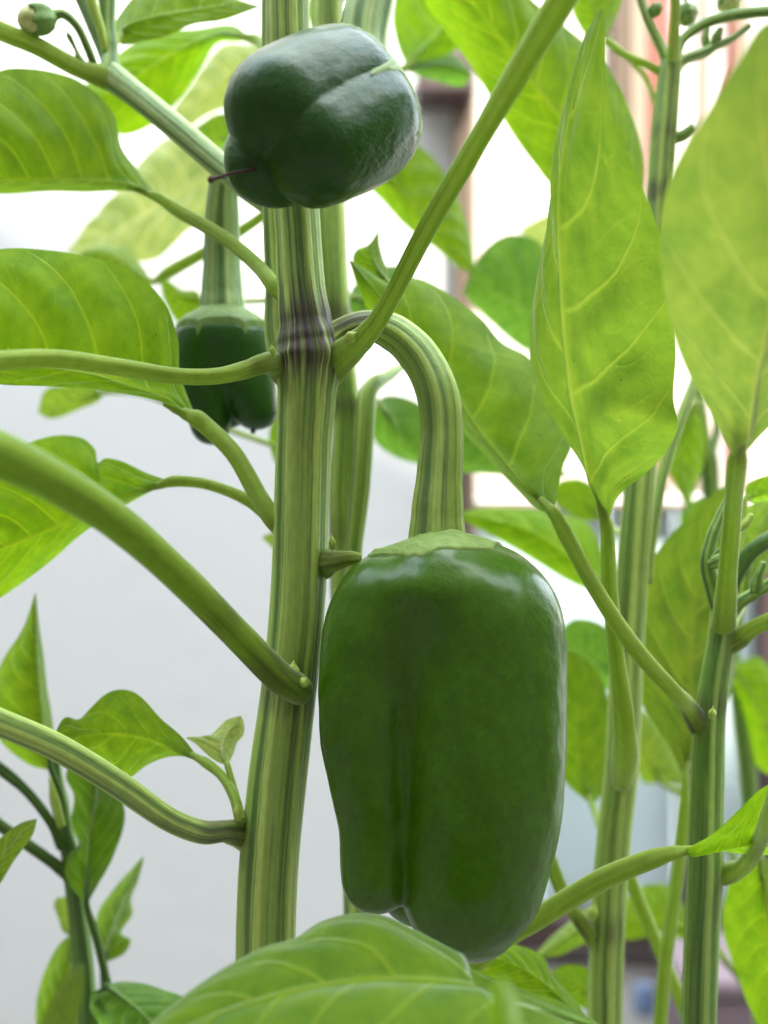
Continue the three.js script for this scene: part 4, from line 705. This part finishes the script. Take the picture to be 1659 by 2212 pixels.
// ---------------------------------------------------------------- small plant at the lower left
{
  const D = 0.38, pl = thing('pepper_plant', 'small young pepper plant with slim stem at the lower left corner', 'pepper plant', foot(192, D));
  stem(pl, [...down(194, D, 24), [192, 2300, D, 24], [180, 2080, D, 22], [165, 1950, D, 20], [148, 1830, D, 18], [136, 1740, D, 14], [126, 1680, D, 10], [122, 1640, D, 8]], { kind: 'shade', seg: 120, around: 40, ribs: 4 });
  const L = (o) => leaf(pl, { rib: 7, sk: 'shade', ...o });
  L({ c: 'mid', kind: 0, da: 0.012, db: 0.01, wave: 0.004, label: 'pointed upright leaf at the lower left edge', stalk: [[132, 1720, 0.379, 9]],
    m: [[112, 1665, 0.378], [98, 1600, 0.376], [88, 1500, 0.374], [80, 1400, 0.372], [77, 1278, 0.37]], a: [[60, 1650], [-5, 1590], [-25, 1500], [10, 1420], [48, 1360]], b: [[118, 1620], [114, 1560], [102, 1480], [90, 1390]] });
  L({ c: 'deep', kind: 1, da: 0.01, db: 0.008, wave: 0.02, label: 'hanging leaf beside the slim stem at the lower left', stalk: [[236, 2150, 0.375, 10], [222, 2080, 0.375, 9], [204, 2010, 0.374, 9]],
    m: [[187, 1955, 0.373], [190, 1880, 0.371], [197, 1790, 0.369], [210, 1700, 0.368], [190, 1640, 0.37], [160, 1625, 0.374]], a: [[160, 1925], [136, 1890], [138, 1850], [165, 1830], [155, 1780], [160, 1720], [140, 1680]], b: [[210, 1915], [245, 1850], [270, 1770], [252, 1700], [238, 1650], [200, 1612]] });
  L({ c: 'mid', kind: 2, da: 0.01, db: 0.01, wave: 0.02, label: 'jagged pointed leaf right of the slim stem', stalk: [[225, 2180, 0.385, 8], [224, 2140, 0.388, 7]],
    m: [[224, 2082, 0.39], [240, 2020, 0.391], [262, 1960, 0.392], [285, 1905, 0.393], [311, 1848, 0.394]], a: [[205, 2040], [212, 1970], [240, 1928], [280, 1880]], b: [[270, 2058], [282, 2030], [262, 2015], [286, 1975], [282, 1945], [300, 1900]] });
  L({ c: 'young', kind: 1, label: 'pale small leaf left of the slim stem', stalk: [[165, 2050, 0.395, 5]],
    m: [[158, 2025, 0.40], [146, 2000, 0.402], [132, 1970, 0.404], [122, 1940, 0.405]], a: [[135, 2010], [125, 1980], [116, 1955]], b: [[166, 2000], [164, 1960], [150, 1938]] });
  L({ c: 'mid', kind: 0, da: 0.01, db: 0.01, label: 'leaf left of the slim stem at the bottom edge', stalk: [[186, 2330, 0.385, 7]],
    m: [[160, 2300, 0.39], [135, 2230, 0.392], [135, 2150, 0.394], [150, 2080, 0.395], [166, 2010, 0.396]], a: [[100, 2280], [78, 2200], [92, 2110], [128, 2040]], b: [[170, 2230], [180, 2150], [178, 2070]] });
  L({ c: 'cool', kind: 2, da: 0.01, db: 0.02, label: 'curled leaf at the bottom edge right of the slim stem', stalk: [[240, 2180, 0.374, 8], [236, 2160, 0.373, 8]],
    m: [[228, 2130, 0.372], [262, 2150, 0.366], [310, 2190, 0.36], [360, 2250, 0.355]], a: [[250, 2122], [300, 2122], [350, 2136], [400, 2160], [400, 2220]], b: [[190, 2150], [168, 2180], [210, 2210], [280, 2260]] });
  L({ c: 'olive', kind: 0, wave: 0, quilt: 0.4, label: 'blurred leaf tip in front of the slim stem', stalk: [[150, 2700, 0.3, 10], [110, 2420, 0.21, 10]],
    m: [[100, 2340, 0.20], [120, 2240, 0.20], [148, 2150, 0.2], [180, 2075, 0.2]], a: [[70, 2280], [95, 2190], [145, 2110]], b: [[140, 2300], [165, 2210], [182, 2130]] });
  L({ c: 'olive', kind: 1, wave: 0, label: 'small leaf tip at the lower left edge', stalk: [[-60, 1990, 0.34, 6]],
    m: [[-40, 1930, 0.338], [0, 1860, 0.336], [40, 1805, 0.335], [80, 1768, 0.334]], a: [[-60, 1880], [-10, 1820], [45, 1778]], b: [[-10, 1920], [30, 1860], [72, 1800]] });
  sprig(pl, 'leaf_stalk', [[136, 1830, 0.378, 13], [112, 1780, 0.376, 10], [60, 1712, 0.374, 10], [10, 1668, 0.372, 12], [-60, 1620, 0.37, 14]], { kind: 'shade' });
  sprig(pl, 'leaf_stalk', [[150, 1892, 0.379, 14], [110, 1860, 0.377, 12], [50, 1818, 0.375, 12], [-60, 1740, 0.372, 12]], { kind: 'shade' });
  sprig(pl, 'axil_shoot', [[132, 1785, 0.376, 9], [118, 1730, 0.374, 10], [108, 1680, 0.373, 3]], { kind: 'stalk', seg: 20 });
}

// ================================================================ the peppers
{ // the big one
  const s = K * 0.30, pos = P(945, 1152, 0.30);
  const t = thing('bell_pepper', 'largest glossy green bell pepper hanging from an arched stalk right of the thick stem', 'bell pepper', pos);
  const lobes = [
    lobe({ y0: 48, y1: 620, top: 90, et: 2.1, p: [[0, -5, 6, 170], [100, -6, 0, 172], [220, -10, -6, 148], [420, -16, -12, 122], [640, -10, -14, 96]] }),
    lobe({ y0: 2, y1: 300, top: 120, et: 2.1, p: [[0, 0, 62, 120], [120, 5, 58, 126], [300, 10, 20, 60]] }),
    lobe({ y0: 40, y1: 798, top: 180, et: 2.0, bot: 78, p: [[0, -112, 30, 106], [120, -128, 36, 108], [300, -150, 42, 104], [420, -153, 44, 99], [520, -146, 48, 89], [630, -136, 52, 76], [724, -131, 54, 74]] }),
    lobe({ y0: 14, y1: 896, top: 180, et: 2.05, bot: 130, p: [[0, 78, 32, 152], [150, 97, 40, 164], [320, 102, 44, 169], [500, 98, 48, 170], [645, 88, 50, 162], [768, 72, 50, 146], [848, 60, 50, 128]] }),
    lobe({ y0: 40, y1: 876, top: 140, et: 2.1, bot: 110, p: [[0, -10, -80, 136], [300, -14, -105, 152], [600, -16, -100, 142], [800, -30, -80, 104]] }),
  ];
  const f = podField(lobes, (y) => lerp(lerp(64, 40, smoothstep(y, 60, 330)), 24, smoothstep(y, 480, 760)), 1);
  const g = nets(f, [-320, -930, -330], [330, 40, 330], 8, s, podColor([0.032, 0.092, 0.001], [0.064, 0.16, 0.002]));
  addLocal('pod', g, podMat(0.42, 0.42, 0.00028), t);
  const calyx = calyxGeometry(f, s, { rim: 165, neck: 60, teeth: 7, rise: 4, top: 40, thick: 6, phase: 0.1, cx: -16, cz: -26, tooth: 0.10, colors: [[0.13, 0.23, 0.03], [0.25, 0.36, 0.065]] });
  addLocal('calyx', calyx, calyxMat, t);
  add('fruit_stalk', sweep([[664, 790, 0.311, 56], [705, 748, 0.311, 40], [745, 716, 0.311, 32], [800, 704, 0.312, 33], [855, 722, 0.311, 40], [910, 775, 0.309, 44], [945, 850, 0.306, 46], [954, 930, 0.304, 46], [950, 1020, 0.302, 50], [945, 1110, 0.3005, 57], [944, 1165, 0.30, 63], [944, 1225, 0.30, 70]], { kind: 'stem', seg: 150, around: 96, ribs: 6, ridge: 0.05, nodes: [[770, 705, 62, 0.8]] }), stemMat, t);
  const sp = new THREE.SphereGeometry(4 * s, 10, 8); sp.scale(1, 0.6, 0.4); sp.translate((862 - 945) * s, -(1284 - 1152) * s, 0);
  let z = 260; while (z > 0 && f([862 - 945, -(1284 - 1152), z]) > 0) z -= 1; sp.translate(0, 0, z * s);
  addLocal('blemish', sp, new THREE.MeshStandardMaterial({ color: lin(0.03, 0.025, 0.015), roughness: 0.8 }), t);
}
{ // small one, upper, seen from its blossom end
  const s = K * 0.276 * 0.92, ax = V(0.62, 0.50, -0.56).normalize(), c = V(0, 0, 1).addScaledVector(ax, -ax.z).normalize(), b = new THREE.Vector3().crossVectors(c, ax);
  const ctr = P(688, 272, 0.276), top = ctr.clone().addScaledVector(ax, 208 * s);
  const t = thing('bell_pepper', 'small dark bell pepper at the top, its furrowed tip with dry style facing lower left', 'bell pepper', top);
  t.quaternion.setFromRotationMatrix(new THREE.Matrix4().makeBasis(b.clone().negate(), ax, c)); // local x right, y to the calyx, z to the viewer
  t.updateWorldMatrix(true, false);
  const A = [-58, 62, 184].map((a) => a * Math.PI / 180), ring = (a, list) => list.map(([y, r, R]) => [y, Math.sin(a) * r, Math.cos(a) * r, R]);
  const lobes = [
    lobe({ y0: 0, y1: 385, top: 90, bot: 120, et: 2.6, p: [[0, 0, 0, 165], [180, 0, 0, 158], [380, 0, 0, 110]] }),
    lobe({ y0: 2, y1: 424, top: 110, bot: 130, et: 2.7, eb: 2.5, p: ring(A[0], [[0, 42, 148], [180, 58, 148], [320, 60, 138], [424, 58, 122]]) }),
    lobe({ y0: 2, y1: 410, top: 110, bot: 110, et: 2.7, eb: 2.5, p: ring(A[1], [[0, 42, 146], [180, 58, 146], [320, 64, 132], [412, 68, 108]]) }),
    lobe({ y0: 2, y1: 436, top: 110, bot: 110, et: 2.7, eb: 2.4, p: ring(A[2], [[0, 42, 144], [180, 58, 144], [320, 68, 118], [436, 80, 84]]) }),
  ];
  const f = podField(lobes, (y) => lerp(20, 2, smoothstep(y, 10, 120)), 0.8);
  addLocal('pod', nets(f, [-250, -470, -250], [250, 30, 250], 6, s, podColor([0.010, 0.048, 0.002], [0.018, 0.075, 0.003])), podMat(0.45, 0.33), t);
  addLocal('calyx', calyxGeometry(f, s, { rim: 200, neck: 50, teeth: 7, rise: 14, top: 30, thick: 8, phase: 0.35, tooth: 0.17, sag: 3, edgeAt: 44, colors: [[0.13, 0.22, 0.04], [0.24, 0.32, 0.07]] }), calyxMat, t);
  const e0 = P(575, 362, 0.268), e1 = P(505, 374, 0.260), e2 = P(456, 388, 0.257);
  const st = new THREE.TubeGeometry(new THREE.CatmullRomCurve3([e0, e1, e2]), 16, 4 * s, 8); add('dry_style', st, new THREE.MeshStandardMaterial({ color: lin(0.05, 0.018, 0.012), roughness: 0.8 }), t);
  const kn = new THREE.SphereGeometry(8 * s, 10, 8); kn.translate(e2.x, e2.y, e2.z); add('dry_stigma', kn, new THREE.MeshStandardMaterial({ color: lin(0.07, 0.025, 0.015), roughness: 0.8 }), t);
  add('fruit_stalk', sweep([[778, 190, 0.292, 58], [780, 120, 0.296, 54], [786, 60, 0.297, 52], [800, 0, 0.298, 50], [810, -80, 0.30, 48], [790, -200, 0.304, 46], [700, -290, 0.308, 44]], { kind: 'cool', seg: 70, around: 64, ribs: 6, ridge: 0.05 }), stemMat, t);
}
{ // small one hanging on the left behind the leaf
  const s = K * 0.36, t = thing('bell_pepper', 'small dark bell pepper on a straight stalk left of the thick stem, behind a leaf', 'bell pepper', P(482, 694, 0.36));
  const lobes = [
    lobe({ y0: 0, y1: 200, top: 36, bot: 60, et: 2.6, p: [[0, 0, 0, 96], [90, 2, 0, 86], [200, 6, 0, 60]] }),
    lobe({ y0: 2, y1: 268, top: 70, bot: 50, et: 2.6, p: [[0, -28, 14, 68], [70, -34, 16, 70], [150, -37, 18, 64], [215, -26, 22, 46], [268, -22, 22, 42]] }),
    lobe({ y0: 2, y1: 236, top: 70, bot: 48, et: 2.6, p: [[0, 30, 12, 70], [70, 40, 13, 68], [150, 52, 15, 65], [200, 68, 15, 52], [236, 72, 15, 46]] }),
    lobe({ y0: 0, y1: 228, top: 70, bot: 60, et: 2.6, p: [[0, 0, -30, 68], [80, 0, -44, 68], [150, 0, -46, 62], [228, 6, -40, 46]] }),
  ];
  const f = podField(lobes, (y) => lerp(36, 8, smoothstep(y, 20, 190)), 0.4);
  addLocal('pod', nets(f, [-140, -300, -150], [150, 20, 140], 4.5, s, podColor([0.014, 0.065, 0.004], [0.024, 0.09, 0.006])), podMat(0.42, 0.45), t);
  addLocal('calyx', calyxGeometry(f, s, { rim: 112, edgeAt: 22, neck: 40, teeth: 6, rise: 34, flare: 0.42, top: 26, thick: 7, phase: 0.1, tooth: 0.07, sag: 0.5, colors: [[0.10, 0.19, 0.035], [0.19, 0.28, 0.06]] }), calyxMat, t);
  add('fruit_stalk', sweep([[520, 300, 0.345, 26], [500, 345, 0.348, 28], [484, 400, 0.352, 32], [480, 480, 0.356, 37], [480, 560, 0.359, 40], [480, 625, 0.36, 44], [481, 665, 0.36, 48], [481, 690, 0.36, 50]], { kind: 'cool', seg: 80, around: 72, ribs: 6, ridge: 0.03 }), stemMat, t);
  const e = new THREE.SphereGeometry(6 * s, 10, 8); e.scale(1, 1.5, 1); e.translate((549 - 482) * s, -(930 - 694) * s, 20 * s); addLocal('dry_style', e, new THREE.MeshStandardMaterial({ color: lin(0.02, 0.03, 0.015), roughness: 0.8 }), t);
}

renderer.render(scene, camera);
